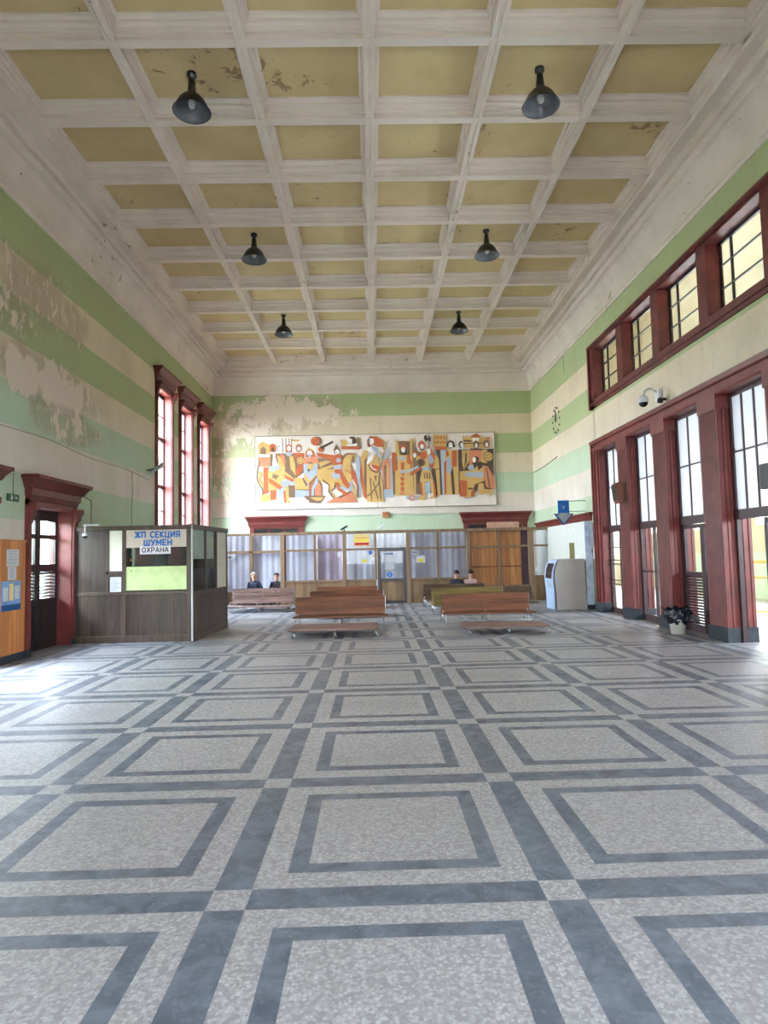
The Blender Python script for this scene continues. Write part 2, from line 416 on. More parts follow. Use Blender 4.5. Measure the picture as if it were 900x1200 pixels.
# wall behind the camera, with an unseen window added for fill light
b=MB(); b.box(XL-.4,XR+.4,YF-.4,YF,3.6,ZP); b.box(XL-.4,-2.4,YF-.4,YF,0,3.6); b.box(2.5,XR+.4,YF-.4,YF,0,3.6); b.box(-4,4.1,YF-.4,YF,0,1.0)
struct(b.build('wall_front',M['wall_r']))
w=empty('window_8',(0,YF-.2,1.0)); struct(w)
b=MB()
for x in (-2.4,-.8,.8,2.44): b.box(x,x+.06,-.05,.05,0,2.6)
for z in (0,1.3,2.54): b.box(-2.4,2.5,-.05,.05,z,z+.06)
b.build('window_frame',M['mull'],w); MB().box(-2.4,2.5,-.005,.005,0,2.6).build('window_pane',M['glass'],w)

# skirting
b=MB()
for a,c in ((13.06,YB),(10.9,11.2),(7.3,8.4)): b.box(XL,XL+.025,a,c,0,.14)
struct(b.build('baseboard_left',M['plinth']))
struct(MB().box(XR-.025,XR,17.46,YB,0,.14).build('baseboard_right',M['plinth']))

# ------------------------------------------------------------------ cornices over doors and windows
CP=[(.04,0),(.04,.05),(.07,.06),(.09,.14),(.11,.15),(.12,.27),(.15,.28),(.19,.36),(.24,.42),(.27,.43),(.27,.49),(.24,.50)]
def hood(b,x,sgn,y0,y1,z,h,depth=1.,mi=0,axis='x'):
    """projecting head moulding; wall plane at x, sticking out by sgn"""
    k=h/.5; rs=[]
    for p,zz in CP:
        p*=depth
        pts=[(0,y0-p*.7),(p,y0-p*.7),(p,y1+p*.7),(0,y1+p*.7)]
        if axis=='x': rs.append([(x+sgn*u,v,z+zz*k) for u,v in pts])
        else: rs.append([(v,x+sgn*u,z+zz*k) for u,v in pts])
    b.rings(rs,mi)
def console(b,x,sgn,yc,w,z1,h,d):
    prof=[(0,z1-h),(.03*d/.2,z1-h),(.05*d/.2,z1-h*.9),(.04*d/.2,z1-h*.75),(.08*d/.2,z1-h*.68),(.09*d/.2,z1-h*.5),(.15*d/.2,z1-h*.42),(.15*d/.2,z1-h*.25),(.2*d/.2,z1-h*.18),(.2*d/.2,z1),(0,z1)]
    b.prism([(x+sgn*u,z) for u,z in prof],'y',yc-w/2,yc+w/2)

# ------------------------------------------------------------------ left windows
n=0
for (a,c,z0,z1) in LW:
    n+=1
    w=empty('window_%d'%n,(XL,(a+c)/2,z0)); struct(w)
    W=(c-a)/2; H=z1-z0
    b=MB()                                   # red reveal lining, daylight put into its lighter colour
    b.box(-.3,.02,-W,-W+.012,0,H); b.box(-.3,.02,W-.012,W,0,H); b.box(-.3,.02,-W,W,H-.012,H); b.box(-.3,.06,-W,W,0,.03)
    b.build('window_reveal',M['red_daylit'],w)
    b=MB(); 
    for s in (-1,1): 
        y=s*(W+.075); b.box(0,.05,y-.075,y+.075,0,H+.12); b.box(.05,.065,y-.06,y-.02,0,H+.1); b.box(.05,.065,y+.02,y+.06,0,H+.1)
    b.box(0,.05,-W-.15,W+.15,H,H+.12)
    b.build('window_casing',M['red'],w)
    b=MB(); hood(b,0,1,-W-.12,W+.10,H+.1,.42,1.0)
    for s in (-1,1): console(b,0,1,s*(W+.09),.12,H+.12,.45,.2)
    b.build('window_hood',M['redwood'],w)
    b=MB(); X=-.22
    for y in (-W+.03,W-.03): b.box(X-.03,X+.03,y-.04,y+.04,0,H)
    for y in (-.02,): b.box(X-.02,X+.02,y-.018,y+.018,0,H)
    for z in (3.75-z0,5.15-z0): b.box(X-.04,X+.06,-W,W,z-.05,z+.05)
    for z in (0.03,H-.05): b.box(X-.03,X+.03,-W,W,z-.05,z+.05)
    for z in (1.7,2.35,3.05,4.45,5.85): b.box(X-.012,X+.012,-W,W,z-z0-.014,z-z0+.014)
    b.build('window_frame',M['mull'],w)
    MB().box(X-.004,X+.004,-W,W,0,H).build('window_pane',M['glass'],w)

# ------------------------------------------------------------------ left doors
def louvers(b,x,y0,y1,z0,z1,mi=0,n=9):
    for k in range(n):
        z=z0+(z1-z0)*(k+.5)/n
        b.add([(x-.03,y0,z+.02),(x+.03,y0,z-.02),(x+.03,y1,z-.02),(x-.03,y1,z+.02),
               (x-.03,y0,z+.03),(x+.03,y0,z-.01),(x+.03,y1,z-.01),(x-.03,y1,z+.03)],
              [(0,3,2,1),(4,5,6,7),(0,1,5,4),(1,2,6,5),(2,3,7,6),(3,0,4,7)],mi)
def door_leaf(y0,y1,parent,x=-.27):
    b=MB(); s=.09
    b.box(x-.025,x+.025,y0,y0+s,0,2.50); b.box(x-.025,x+.025,y1-s,y1,0,2.50)
    for z0,z1 in ((0,.22),(.82,.94),(1.44,1.58),(2.06,2.14),(2.40,2.50)): b.box(x-.025,x+.025,y0+s,y1-s,z0,z1)
    b.box(x-.012,x+.012,y0+s,y1-s,.22,.82); b.box(x-.02,x+.02,y0+s+.06,y1-s-.06,.30,.74)
    louvers(b,x,y0+s,y1-s,.94,1.44,0,8)
    lf=b.build('door_leaf',M['blackwood'],parent)
    MB().box(x-.004,x+.004,y0+s,y1-s,1.58,2.40).build('glass_pane',M['glass_dusty'],lf)
    g=MB().box(x+.005,x+.02,y0+s,y1-s,2.06,2.14).build('glazing_bar',M['blackwood'],lf)
    return lf
for k,(a,c,z0,z1) in enumerate(LD):
    d=empty('door_%d'%(k+1),(XL,(a+c)/2,0)); struct(d); W=(c-a)/2
    b=MB(); b.box(-.4,.02,-W,-W+.02,0,z1); b.box(-.4,.02,W-.02,W,0,z1); b.box(-.4,.02,-W,W,z1-.02,z1)
    b.build('door_jamb',M['red'],d)
    b=MB()
    for s in (-1,1):
        y=s*(W+.07); b.box(0,.06,y-.07,y+.07,.12,z1+.1); b.box(.06,.075,y-.05,y-.01,.12,z1+.05)
    b.box(0,.06,-W-.14,W+.14,z1,z1+.1)
    b.build('door_casing',M['red'],d)
    b=MB(); hood(b,0,1,-W-.06,W+.06,z1+.02,.50,1.15)
    for s in (-1,1): console(b,0,1,s*(W+.07),.12,z1+.03,.5,.2)
    b.build('door_hood',M['redwood'],d)
    b=MB(); b.box(-.4,.07,-W-.15,-W,0,.14); b.box(-.4,.07,W,W+.15,0,.14); b.build('door_plinth',M['plinth'],d)
    if k==0:
        lf=door_leaf(-W+.03,-.005,d); lf2=door_leaf(.005,W-.03,d)
        b=MB(); b.box(-.30,-.24,-W,W,2.5,2.62); b.build('door_frame',M['blackwood'],d)
        h=MB().tube([(-.24,.05,1.05),(-.20,.05,1.05),(-.20,.05,1.2),(-.24,.05,1.2)],.01).build('door_handle',M['chrome'],lf2)

# ------------------------------------------------------------------ right-hand glazed screen
for k in range(1,11):                    # pilasters 2 m apart
    y0=17.04-2.0*k; y1=y0+.60
    b=MB(); 
    # fluted section, grooves on the hall face and on both side faces
    pts=[]
    x0,x1=5.99,6.49
    nf=9; fw=(y1-y0-.06)/nf
    pts.append((x0,y0)); 
    yy=y0+.03
    for j in range(nf):
        pts += [(x0,yy+.012),(x0+.014,yy+.018),(x0+.014,yy+fw-.018),(x0,yy+fw-.012)]; yy+=fw
    pts.append((x0,y1))
    def side(y,sg,rev):
        L=[]
        for (xa,xb) in ((6.04,6.09),(6.11,6.16),(6.30,6.34),(6.40,6.44)):
            L+=[(xa,y),(xa+.008,y+sg*.014),(xb-.008,y+sg*.014),(xb,y)]
        return L[::-1] if rev else L
    pts += side(y1,-1,False); pts += [(x1,y1),(x1,y0)]; pts += side(y0,1,True)
    b.prism(pts,'z',.24,4.30)
    b.box(5.97,6.24,y0-.02,y1+.02,4.02,4.30)
    t=struct(b.build('trim_%d'%(3+k),M['red']))
    b=MB().box(5.97,6.50,y0-.02,y1+.02,0,.25)
    b.build('pilaster_plinth',M['plinth'],t)
# head moulding and end casing of the screen
b=MB()
prof=[(XR+.2,4.26),(5.99,4.26),(5.97,4.30),(5.97,4.36),(6.0,4.37),(6.0,4.44),(5.96,4.47),(5.94,4.55),(5.97,4.57),(XR+.2,4.57)]
b.prism(prof,'y',GY0,17.5)
for y0,y1,x in ((17.0,17.08,6.03),(17.08,17.2,6.0),(17.2,17.3,6.02),(17.3,17.4,5.99),(17.4,17.48,5.96)): b.box(x,XR+.2,y0,y1,.24,4.56)
t=struct(b.build('trim_14',M['red'])); MB().box(5.95,XR+.2,16.98,17.5,0,.25).build('casing_plinth',M['plinth'],t)
def bay(y0,y1,kind,idx):
    nm=('door_%d' if kind in('louver','open') else 'window_%d')%idx
    w=empty(nm,(GX,y0,0)); struct(w); W=y1-y0
    b=MB()
    b.box(-.04,.04,0,.06,0,4.28); b.box(-.04,.04,W-.06,W,0,4.28); b.box(-.04,.04,0,W,4.2,4.28)
    b.box(-.06,.06,0,W,2.09,2.25)
    nc=4 if kind=='open' else 3
    for j in range(1,nc): b.box(-.02,.02,W*j/nc-.02,W*j/nc+.02,2.25,4.2)
    b.box(-.015,.015,0,W,3.23,3.26)
    b.build('window_frame',M['mull'],w)
    MB().box(-.004,.004,.06,W-.06,2.25,4.2).build('window_pane',M['frost'],w)
    if kind=='glazed':
        b=MB(); b.box(-.03,.03,W/2-.03,W/2+.03,.12,2.09); b.box(-.05,.05,0,W,0,.14)
        b.box(-.015,.015,0,W,1.10,1.13); b.build('lower_frame',M['mull'],w)
        MB().box(-.004,.004,.06,W-.06,.14,2.09).build('lower_pane',M['glass'],w)
    if kind=='barred':
        b=MB(); b.box(-.03,.03,W/2-.03,W/2+.03,.12,2.09); b.box(-.05,.05,0,W,0,.14); b.build('lower_frame',M['mull'],w)
        b=MB()
        for z in (.75,.85,1.26,1.36,1.68): b.tube([(-.09,0,z),(-.09,W,z)],.011)
        b.build('guard_rail',M['mull'],w)
        MB().box(-.004,.004,.06,W-.06,.14,2.09).build('lower_pane',M['glass'],w)
    if kind=='louver':
        for (a,c) in ((.07,W*.40),(W*.40+.01,W-.07)):
            b=MB(); b.box(-.03,.03,a,a+.07,0,2.08); b.box(-.03,.03,c-.07,c,0,2.08)
            for z0,z1 in ((0,.14),(1.08,1.16),(2.0,2.08)): b.box(-.03,.03,a+.07,c-.07,z0,z1)
            louvers(b,0,a+.07,c-.07,.14,1.08,0,17)
            lf=b.build('door_leaf',M['mull'],w)
            MB().box(-.004,.004,a+.07,c-.07,1.16,2.0).build('glass_pane',M['glass'],lf)
    if kind=='open':
        # the far leaf is folded back, the near one closed
        a,c=.07,W*.42
        b=MB(); b.box(-.03,.03,a,a+.07,0,2.08); b.box(-.03,.03,c-.07,c,0,2.08)
        for z0,z1 in ((0,.14),(1.08,1.16),(2.0,2.08)): b.box(-.03,.03,a+.07,c-.07,z0,z1)
        louvers(b,0,a+.07,c-.07,.14,1.08,0,17)
        lf=b.build('door_leaf',M['blackwood'],w)
        MB().box(-.004,.004,a+.07,c-.07,1.16,2.0).build('glass_pane',M['glass'],lf)
    return w
wi=9; di=4
kinds=['barred','glazed','louver','open','glazed','open','glazed','glazed','louver','glazed']
for k,kd in enumerate(kinds):
    y1=17.04-2.0*k if k else 17.0; y0=y1-1.4 if k else 15.64
    y0=17.04-2.0*(k+1)+.6
    if kd in ('louver','open'): bay(y0,y1,kd,di); di+=1
    else: bay(y0,y1,kd,wi); wi+=1
# clerestory
b=MB()
zA,zB=5.48,7.2
for (x,z0,z1) in ((6.07,5.48,5.56),(6.04,5.56,5.62),(6.07,5.62,5.72),(6.07,7.08,7.12),(6.04,7.12,7.16),(6.02,7.16,7.22)): b.box(x,XR+.25,GY0,17.6,z0,z1)
b.box(6.02,XR+.25,17.52,17.62,5.46,7.22); b.box(6.07,XR+.25,17.28,17.52,5.48,7.2)
ys=[]
for k in range(10):
    y1=15.27-2.0*k+2.0; y0=y1-1.66
    if k: b.box(6.08,XR+.25,y1,y1+.34,5.6,7.14)
    ys.append((y0,y1))
struct(b.build('trim_15',M['redwood']))
for k,(y0,y1) in enumerate(ys):
    if y1<-1: continue
    w=empty('window_%d'%(20+k),(6.35,y0,5.7)); struct(w); W=y1-y0; b=MB()
    b.box(-.02,.02,0,.04,0,1.4); b.box(-.02,.02,W-.04,W,0,1.4); b.box(-.02,.02,0,W,0,.05); b.box(-.02,.02,0,W,1.33,1.4)
    for y in (.37,W-.37): b.box(-.02,.02,y-.018,y+.018,0,1.4)
    for z in (.52,.95): b.box(-.015,.015,0,W,z-.015,z+.015)
    b.build('window_frame',M['blackwood'],w)
    MB().box(-.004,.004,.03,W-.03,.03,1.37).build('window_pane',M['glass_dusty'],w)

# ------------------------------------------------------------------ outdoors, both sides
struct(MB().box(-40,60,-40,60,-.35,-.21).build('ground',M['ground']))
struct(MB().box(XR+.5,12,-8,30,-.21,-.02).build('terrace',M['ground']))
b=MB().box(12,12.3,-8,30,-.2,2.3); b.box(11.96,12,-8,30,0,1.45,1); b.box(12,12.3,-8,30,4.3,12.3); b.box(6.5,12.3,-8,30,12.0,12.3); b.box(6.3,6.52,-8,30,ZP+.2,11.76); b.box(6.3,6.52,-8,YF-.38,-.2,12.3); b.box(6.3,6.52,YB+.38,30,-.2,12.3); b.box(6.5,12.3,-8.3,-8,-.2,12.3); b.box(6.5,12.3,30,30.3,-.2,12.3)  # ends and strip over the hall roof added to hold back sky light
for y in range(-8,31,4): b.box(11.9,12.35,y,y+.5,2.3,4.3)
struct(b.build('porch_baffle_wall',[plaster('porch_render',srgb(214,204,178),srgb(202,192,164)),M['vest']]))
struct(MB().box(-14,-XR-.5+.2,-8,30,-.21,-.02).build('forecourt',M['ground']))
b=MB().box(-9.3,-9,-8,30,0,2.7)
struct(b.build('garden_wall',M['vest']))
# yellow railing beyond the open door
r=empty('railing',(8.4,14.4,-.02)); tag(r,'yellow metal railing outside the open terrace door','railing')
b=MB().tube([(0,0,0),(0,0,1.30)],.03); b.build('post',M['yrail'],r)
MB().tube([(1.0,0,0),(1.0,0,1.30)],.03).build('post',M['yrail'],r)
MB().tube([(2.0,0,0),(2.0,0,1.30)],.03).build('post',M['yrail'],r)
MB().tube([(-.05,0,1.30),(2.05,0,1.30)],.035).build('handrail',M['yrail'],r)
MB().tube([(0,0,.95),(2,0,.95)],.022).build('crossbar',M['yrail'],r)
MB().tube([(0,0,.2),(2,0,.2)],.022).build('crossbar',M['yrail'],r)

# ------------------------------------------------------------------ ceiling lamps
def make_lamp():
    r=empty('pendant_lamp')
    b=MB().lathe([(.0,0),(.075,0),(.075,-.05),(.04,-.07),(.03,-.10)],n=20); b.build('ceiling_rose',M['black'],r)
    b=MB().lathe([(.03,-.09),(.045,-.11),(.05,-.12),(.065,-.30),(.07,-.32)],n=20); b.build('neck',M['black'],r)
    b=MB()
    out=[(.068,-.30),(.085,-.34),(.15,-.39),(.20,-.45),(.24,-.53),(.27,-.60),(.285,-.61)]
    b.lathe(out,n=36); b.lathe([(.28,-.612),(.262,-.598),(.232,-.53),(.19,-.45),(.14,-.40),(.06,-.36),(0.001,-.355)],n=36,mi=1)
    b.lathe([(.285,-.605),(.289,-.612),(.285,-.62),(.278,-.612)],n=36)
    b.build('lamp_shade',[M['black'],M['shade_in']],r,fix=False)
    b=MB().lathe([(.025,-.36),(.03,-.40),(.05,-.45),(.055,-.49),(.045,-.54),(.02,-.565),(.001,-.57)],n=16); b.build('bulb',M['bulb'],r)
    return r
proto=None
lampL=['dark bell-shaped pendant lamp hanging by the flaked coffer, nearest on the left','dark bell-shaped pendant lamp nearest the camera on the right',
 'dark bell-shaped pendant lamp in the middle of the left row','dark bell-shaped pendant lamp in the middle of the right row',
 'small dark bell-shaped pendant lamp at the mural end of the left row','small dark bell-shaped pendant lamp at the mural end of the right row']
lp=[(-2.64,9.56),(2.72,9.52),(-2.6,14.55),(2.76,14.52),(-2.62,19.6),(2.78,19.55)]
for k,(x,y) in enumerate(lp):
    o=make_lamp() if proto is None else copy_tree(proto)
    proto=proto or o
    o.location=(x,y,ZP); tag(o,lampL[k],'lamp','pendant lamps in the coffered ceiling')

# ------------------------------------------------------------------ text helper
def arc(cx,cy,rx,ry,a0,a1,n=10): return [(cx+rx*math.cos(math.radians(a0+(a1-a0)*k/n)),cy+ry*math.sin(math.radians(a0+(a1-a0)*k/n))) for k in range(n+1)]
GL={'Ж':(1.0,[[(.5,0),(.5,1)],[(0.02,1),(.5,.5),(.02,0)],[(.98,1),(.5,.5),(.98,0)]]),
 'П':(.72,[[(.08,0),(.08,1)],[(.64,0),(.64,1)],[(0,.94),(.72,.94)]]),
 'С':(.72,[arc(.40,.5,.34,.45,40,320,14)]),
 'Е':(.62,[[(.08,0),(.08,1)],[(0,.94),(.62,.94)],[(.08,.5),(.54,.5)],[(0,.06),(.62,.06)]]),
 'К':(.72,[[(.08,0),(.08,1)],[(.68,1),(.12,.48),(.70,0)]]),
 'Ц':(.80,[[(.08,0),(.08,1)],[(.60,0),(.60,1)],[(0,.06),(.80,.06)],[(.74,.1),(.74,-.18)]]),
 'И':(.74,[[(.08,0),(.08,1)],[(.66,0),(.66,1)],[(.08,.05),(.66,.95)]]),
 'Я':(.70,[[(.62,0),(.62,1)],[(.62,.94),(.26,.94)]+arc(.28,.70,.20,.24,90,270,8)+[(.62,.46)],[(.36,.46),(.05,0)]]),
 'Ш':(.98,[[(.08,0),(.08,1)],[(.49,0),(.49,1)],[(.90,0),(.90,1)],[(0,.06),(.98,.06)]]),
 'У':(.70,[[(.03,1),(.36,.38)],[(.68,1),(.26,0),(.05,.02)]]),
 'М':(.88,[[(.08,0),(.08,1)],[(.80,0),(.80,1)],[(.08,.97),(.44,.30),(.80,.97)]]),
 'Н':(.74,[[(.08,0),(.08,1)],[(.66,0),(.66,1)],[(.08,.5),(.66,.5)]]),
 'О':(.80,[arc(.40,.5,.33,.44,0,360,18)]),
 'Х':(.74,[[(.05,0),(.69,1)],[(.05,1),(.69,0)]]),
 'Р':(.68,[[(.08,0),(.08,1)],[(.08,.94),(.40,.94)]+arc(.40,.69,.22,.25,90,-90,8)+[(.08,.44)]]),
 'А':(.78,[[(.04,0),(.39,.98),(.74,0)],[(.18,.32),(.60,.32)]]),
 ' ':(.45,[])}
def text(name,body,h,mat,parent,loc,width,th=.16):
    """block lettering from strokes, facing -y, centred on loc; every letter a piece of its own"""
    adv=[GL[c][0]+.16 for c in body]; tot=sum(adv)-.16; kx=width/tot; x=-width/2
    w=empty(name); w.parent=parent; w.location=loc
    t=th*h/2
    for ch,ad in zip(body,adv):
        b=MB()
        for st in GL[ch][1]:
            P=[(x+u*kx,(v-.5)*h) for u,v in st]
            for k,((x0,z0),(x1,z1)) in enumerate(zip(P[:-1],P[1:])):
                d=math.hypot(x1-x0,z1-z0) or 1; nx,nz=-(z1-z0)/d*t,(x1-x0)/d*t; ex,ez=(x1-x0)/d*t*.35,(z1-z0)/d*t*.35
                if len(P)<4: ex=ez=0
                b.prism([(x0+nx-ex,z0+nz-ez),(x1+nx+ex,z1+nz+ez),(x1-nx+ex,z1-nz+ez),(x0-nx-ex,z0-nz-ez)],'y',-.0022-.0002*k,0)
        if b.v: b.build('letter',mat,w)
        x+=ad*kx
    return w

# ------------------------------------------------------------------ security booth
bt=empty('security_booth',(XL,13.1,0)); tag(bt,'brown wooden glazed security booth standing against the left wall','booth')
W=2.34; Hh=2.31; A=Vector((W,0,0)); Bk=Vector((2.52,2.35,0)); T=.05
fb=MB()
for x0,x1 in ((.0,.08),(.98,1.06),(2.26,2.34)): fb.bev(x0,x1,-T/2,T/2,0,Hh)
fb.bev(-.0,W+.03,-.05,.06,Hh-.09,Hh); fb.bev(.08,W,-T/2-.01,T/2,.0,.13); fb.bev(.08,W,-T/2-.005,T/2,.93,1.0)
fb.bev(.66,.72,-T/2,T/2,.93,2.24); fb.bev(.66,1.0,-T/2,T/2,1.33,1.41)
fb.build('front_frame',M['boothf'],bt)
MB().box(.08,W,-.012,.012,.12,.95).build('front_panel',M['booth'],bt)
MB().box(.08,.68,-.012,.012,.98,2.24).build('front_panel',M['booth'],bt)
MB().box(.72,.98,-.008,.008,1.41,2.23).build('cream_pane',M['creamfilm'],bt)['label']='cream covered pane'
MB().box(.70,1.0,-.010,.004,.96,1.33).build('notice_board',M['boothf'],bt)
nb=MB().box(.745,.965,-.018,-.011,1.0,1.29)
nb2=nb.build('notice',M['paper'],bt)
lb=MB()
for j in range(9): lb.box(.765,.945-.03*(j%3),-.0195,-.018,1.255-.028*j,1.262-.028*j)
lb.build('notice_print',M['print'],nb2)
sb=MB().box(1.06,2.26,-.014,.0,1.87,2.23).build('sign_board',M['cream_sign'],bt)
text('lettering','ЖП СЕКЦИЯ',.125,M['blue'],bt,(1.68,-.015,2.125),.90,.24)
text('lettering','ШУМЕН',.125,M['blue'],bt,(1.69,-.015,1.965),.56,.24)
pl=MB().box(1.335,1.945,-.022,-.015,1.735,1.895).build('guard_plate',M['white'],bt)
text('lettering','ОХРАНА',.105,M['ink'],bt,(1.64,-.023,1.82),.53,.17)
MB().box(1.06,2.26,-.006,.006,1.49,1.87).build('window_pane',glassmat('booth_glass',(.8,.85,.83,1),.025),bt)
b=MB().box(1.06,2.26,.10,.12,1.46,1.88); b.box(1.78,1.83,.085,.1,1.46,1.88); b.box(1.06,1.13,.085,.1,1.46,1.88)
b.build('interior_dark_sheet',M['darkin'],bt)  # dark sheet standing in for the shade inside the booth
b=MB().box(1.06,2.26,-.012,.0,1.02,1.49,0)
gp=b.build('lower_pane',M['lime'],bt); gp['label']='lime tinted lower pane'
MB().lathe([(.0,0),(.022,0),(.022,.05),(.0,.05)],(1.17,-.03,1.60),12).build('bell_push',M['rust'],bt)
MB().lathe([(.0,0),(.012,0),(.012,.02),(.0,.02)],(1.17,-.03,1.40),12).build('bell_push',M['signred'],bt)
# side wall turned slightly outwards
side=empty('side_wall',(W,0,0)); side.parent=bt
ang=math.atan2(Bk.y,Bk.x-W); side.rotation_euler=(0,0,ang); L=(Bk-A).length
sb=MB()
for x0,x1 in ((0,.06),(.86,.89),(1.56,1.60),(L-.06,L)): sb.bev(x0,x1,-T/2,T/2,.0 if x0 in(0,) or x1>L-.01 else .93,Hh)
sb.bev(-.02,L,-.05,.06,Hh-.09,Hh+.01); sb.bev(.05,L,-T/2-.01,T/2,0,.13); sb.bev(.05,L,-T/2-.005,T/2,.90,.97)
sb.build('side_frame',M['boothf'],side)
MB().box(.05,L,-.012,.012,.12,.92).build('side_panel',M['booth'],side)
MB().box(.06,1.58,-.004,.004,.97,2.22).build('side_pane',M['glass_dusty'],side)
MB().box(1.60,L-.06,-.006,.006,.97,2.22).build('covered_pane',M['creamfilm'],side)['label']='cream covered pane'
b=MB().box(.06,1.56,.04,.05,1.62,2.22); b.build('mint_sheet',M['mintsheet'],side)  # pale mint sheet behind the upper part of the side panes
b=MB().box(.06,1.56,.06,.3,.9,1.40); b.build('inner_counter',M['darkin'],side)
MB().bev(-.045,.012,-.045,-.02,0,Hh).build('corner_strip',M['white'],side)
b=MB(); b.box(.08,2.28,2.3,2.35,0,Hh); b.build('rear_wall',M['booth'],bt)
# bullet camera on booth
c=empty('security_camera',(-5.72,13.02,Hh+.01)); tag(c,'small white bracket camera with black lens on top left of the booth','camera')
MB().bev(-.03,.28,-.05,.05,0,.035).build('bracket',M['white'],c)
b=MB().tube([(.03,-.03,.02),(.03,-.09,0),(.03,-.10,-.16)],.012); b.build('arm',M['white'],c)
MB().lathe([(0,.0),(.035,.0),(.045,-.03),(.05,-.05)],(.03,-.10,-.15),16).build('housing',M['white'],c)
MB().lathe([(.05,0),(.045,-.03),(.02,-.05),(.001,-.055)],(.03,-.10,-.2),16).build('lens',M['black'],c)

# ------------------------------------------------------------------ orange panel and notices on left wall
MB_=MB(); MB_.box(XL,XL+.05,10.22,11.24,.13,1.99)
op=MB_.build('wood_panel',M['orange_panel']); tag(op,'orange wooden wall panel beside the left doorway','panel')
MB().box(XL,XL+.055,10.2,11.26,.0,.13).build('baseboard',M['plinth'],op)
MB().box(XL,XL+.06,10.2,11.26,1.97,2.0).build('top_rail',M['orange_panel'],op)
def notice(y0,y1,z0,z1,label,mat='paper',rows=7):
    b=MB().box(XL+.05,XL+.056,y0,y1,z0,z1); o=b.build('notice',M[mat]); tag(o,label,'notice')
    l=MB()
    for j in range(rows):
        z=z1-.03-(z1-z0-.05)*j/rows; l.box(XL+.056,XL+.0568,y0+.04,y1-.04-.05*(j%2),z-.006,z)
    l.build('print',M['print'],o); return o
notice(10.66,11.02,1.56,1.84,'upper white paper notice on the orange panel')
notice(10.70,10.94,1.34,1.55,'smaller white paper notice below the first on the orange panel')
b=MB().box(XL+.05,XL+.058,10.52,11.08,.84,1.32,0); b.box(XL+.058,XL+.060,10.52,11.08,.84,.94,1); b.box(XL+.058,XL+.060,10.74,10.86,1.0,1.28,2); b.box(XL+.058,XL+.060,10.56,10.70,1.0,1.22,3); b.box(XL+.058,XL+.060,10.9,11.04,1.02,1.24,3)
o=b.build('poster',[plain('poster_blue',srgb(120,160,214),.4),M['arrowblue'],M['salmon'],M['paper']]); tag(o,'blue poster with a yellow strip low on the orange panel','poster')
# exit sign
e=empty('exit_sign',(XL,10.87,2.70)); tag(e,'small green exit sign high on the wall between the left doorways','sign')
MB().bev(0,.04,-.16,.16,-.06,.06).build('sign_body',M['exit'],e)
b=MB().prism([(-.09,-.04),(-.05,-.04),(-.05,.035),(-.09,.035)],'x',.04,.043); b.build('pictogram',M['paper'],e)
MB().prism([(.01,-.007),(.06,-.007),(.06,-.025),(.10,0),(.06,.025),(.06,.007),(.01,.007)],'x',.04,.043).build('arrow',M['paper'],e)
b=MB().tube([(.01,.02,.06),(.01,.02,.42)],.006); b.build('cable',M['cable'],e)

# floodlight on left wall
f=empty('floodlight',(XL,17.4,4.07)); tag(f,'grey floodlight bracketed on the left wall beside the first tall window','lamp')
MB().tube([(0,-.1,-.06),(.08,-.08,-.04),(.16,-.02,0)],.014).build('bracket',M['black'],f)
Mx=Matrix.Translation((.26,-.05,.0))@Matrix.Rotation(-.5,4,'Y')@Matrix.Rotation(.45,4,'X')
MB().bev(-.20,.20,-.17,.17,-.03,.03,.01,0,Mx).build('housing',M['arrowgrey'],f)

# cables
def cable(name,pts,label,r=.005,cat='cable'):
    o=MB().tube(pts,r,6).build(name,M['cable']); tag(o,label,cat); return o
pts=[(XL+.01,y,3.9+.03*math.sin(y*1.7)-.012*(y-9)) for y in [8+.5*k for k in range(20)]]
cable('wall_cable',pts,'sagging grey cable running along the left wall above the doorways')
cable('wall_cable',[(x,YB-.015,3.13+.03*math.sin(x*2.3)) for x in [-5.9+.5*k for k in range(19)]],'grey cable strung along the back wall under the mural')
cable('wall_cable',[(XL+.01,16.2,3.83),(XL+.02,16.25,3.4),(XL+.01,16.2,2.9),(XL+.01,16.25,2.2)],'thin cable dropping down the left wall above the booth',.006)
cable('wall_cable',[(XR-.01,24.3,4.60),(XR-.01,22.7,4.63),(XR-.01,21.1,4.72)],'dark cable stub slanting on the right wall under the clock',.012)
cable('wall_cable',[(XR-.01,20.0,7.86),(XR-.01,20.02,7.25)],'thin dark cable hanging down the right wall from the cornice',.006)
cable('wall_cable',[(XL+.01,13.9,2.3),(XL+.01,13.9,2.9),(XL+.01,13.3,3.0)],'short bent cable between the left door hood and the booth',.008)

# ------------------------------------------------------------------ back wall portals
for k,(a,c) in enumerate(((-4.45,-2.75),(3.55,5.65))):
    d=empty('door_%d'%(20+k),((a+c)/2,YB,0)); struct(d); Wd=(c-a)/2
    b=MB(); hood(b,0,-1,-Wd-.14,Wd+.14,2.72,.44,.9,axis='y')
    b.build('door_hood',M['red'],d)
    b=MB()
    for s in (-1,1): x=s*(Wd+.07); b.box(x-.08,x+.08,-.06,0,0,2.74)
    b.build('door_casing',M['red'],d)
    b=MB(); b.box(-Wd,Wd,.08,.12,0,2.7); 
    for j in range(3): b.box(-Wd+.05+j*Wd*.66,-Wd+j*Wd*.66+Wd*.58,.06,.09,2.2,2.66,1)
    b.build('door_leaf',[M['redwood'],M['darkin']],d)
bx=MB().bev(.37,.60,YB-.08,YB,3.02,3.24).build('junction_box',M['rust']); tag(bx,'small rusty orange box on the back wall under the mural','box')
bd=MB().box(3.87,4.96,22.0,22.03,2.46,2.66).build('hardboard_sheet',plain('pinkish_board',srgb(206,160,140),.6)); 

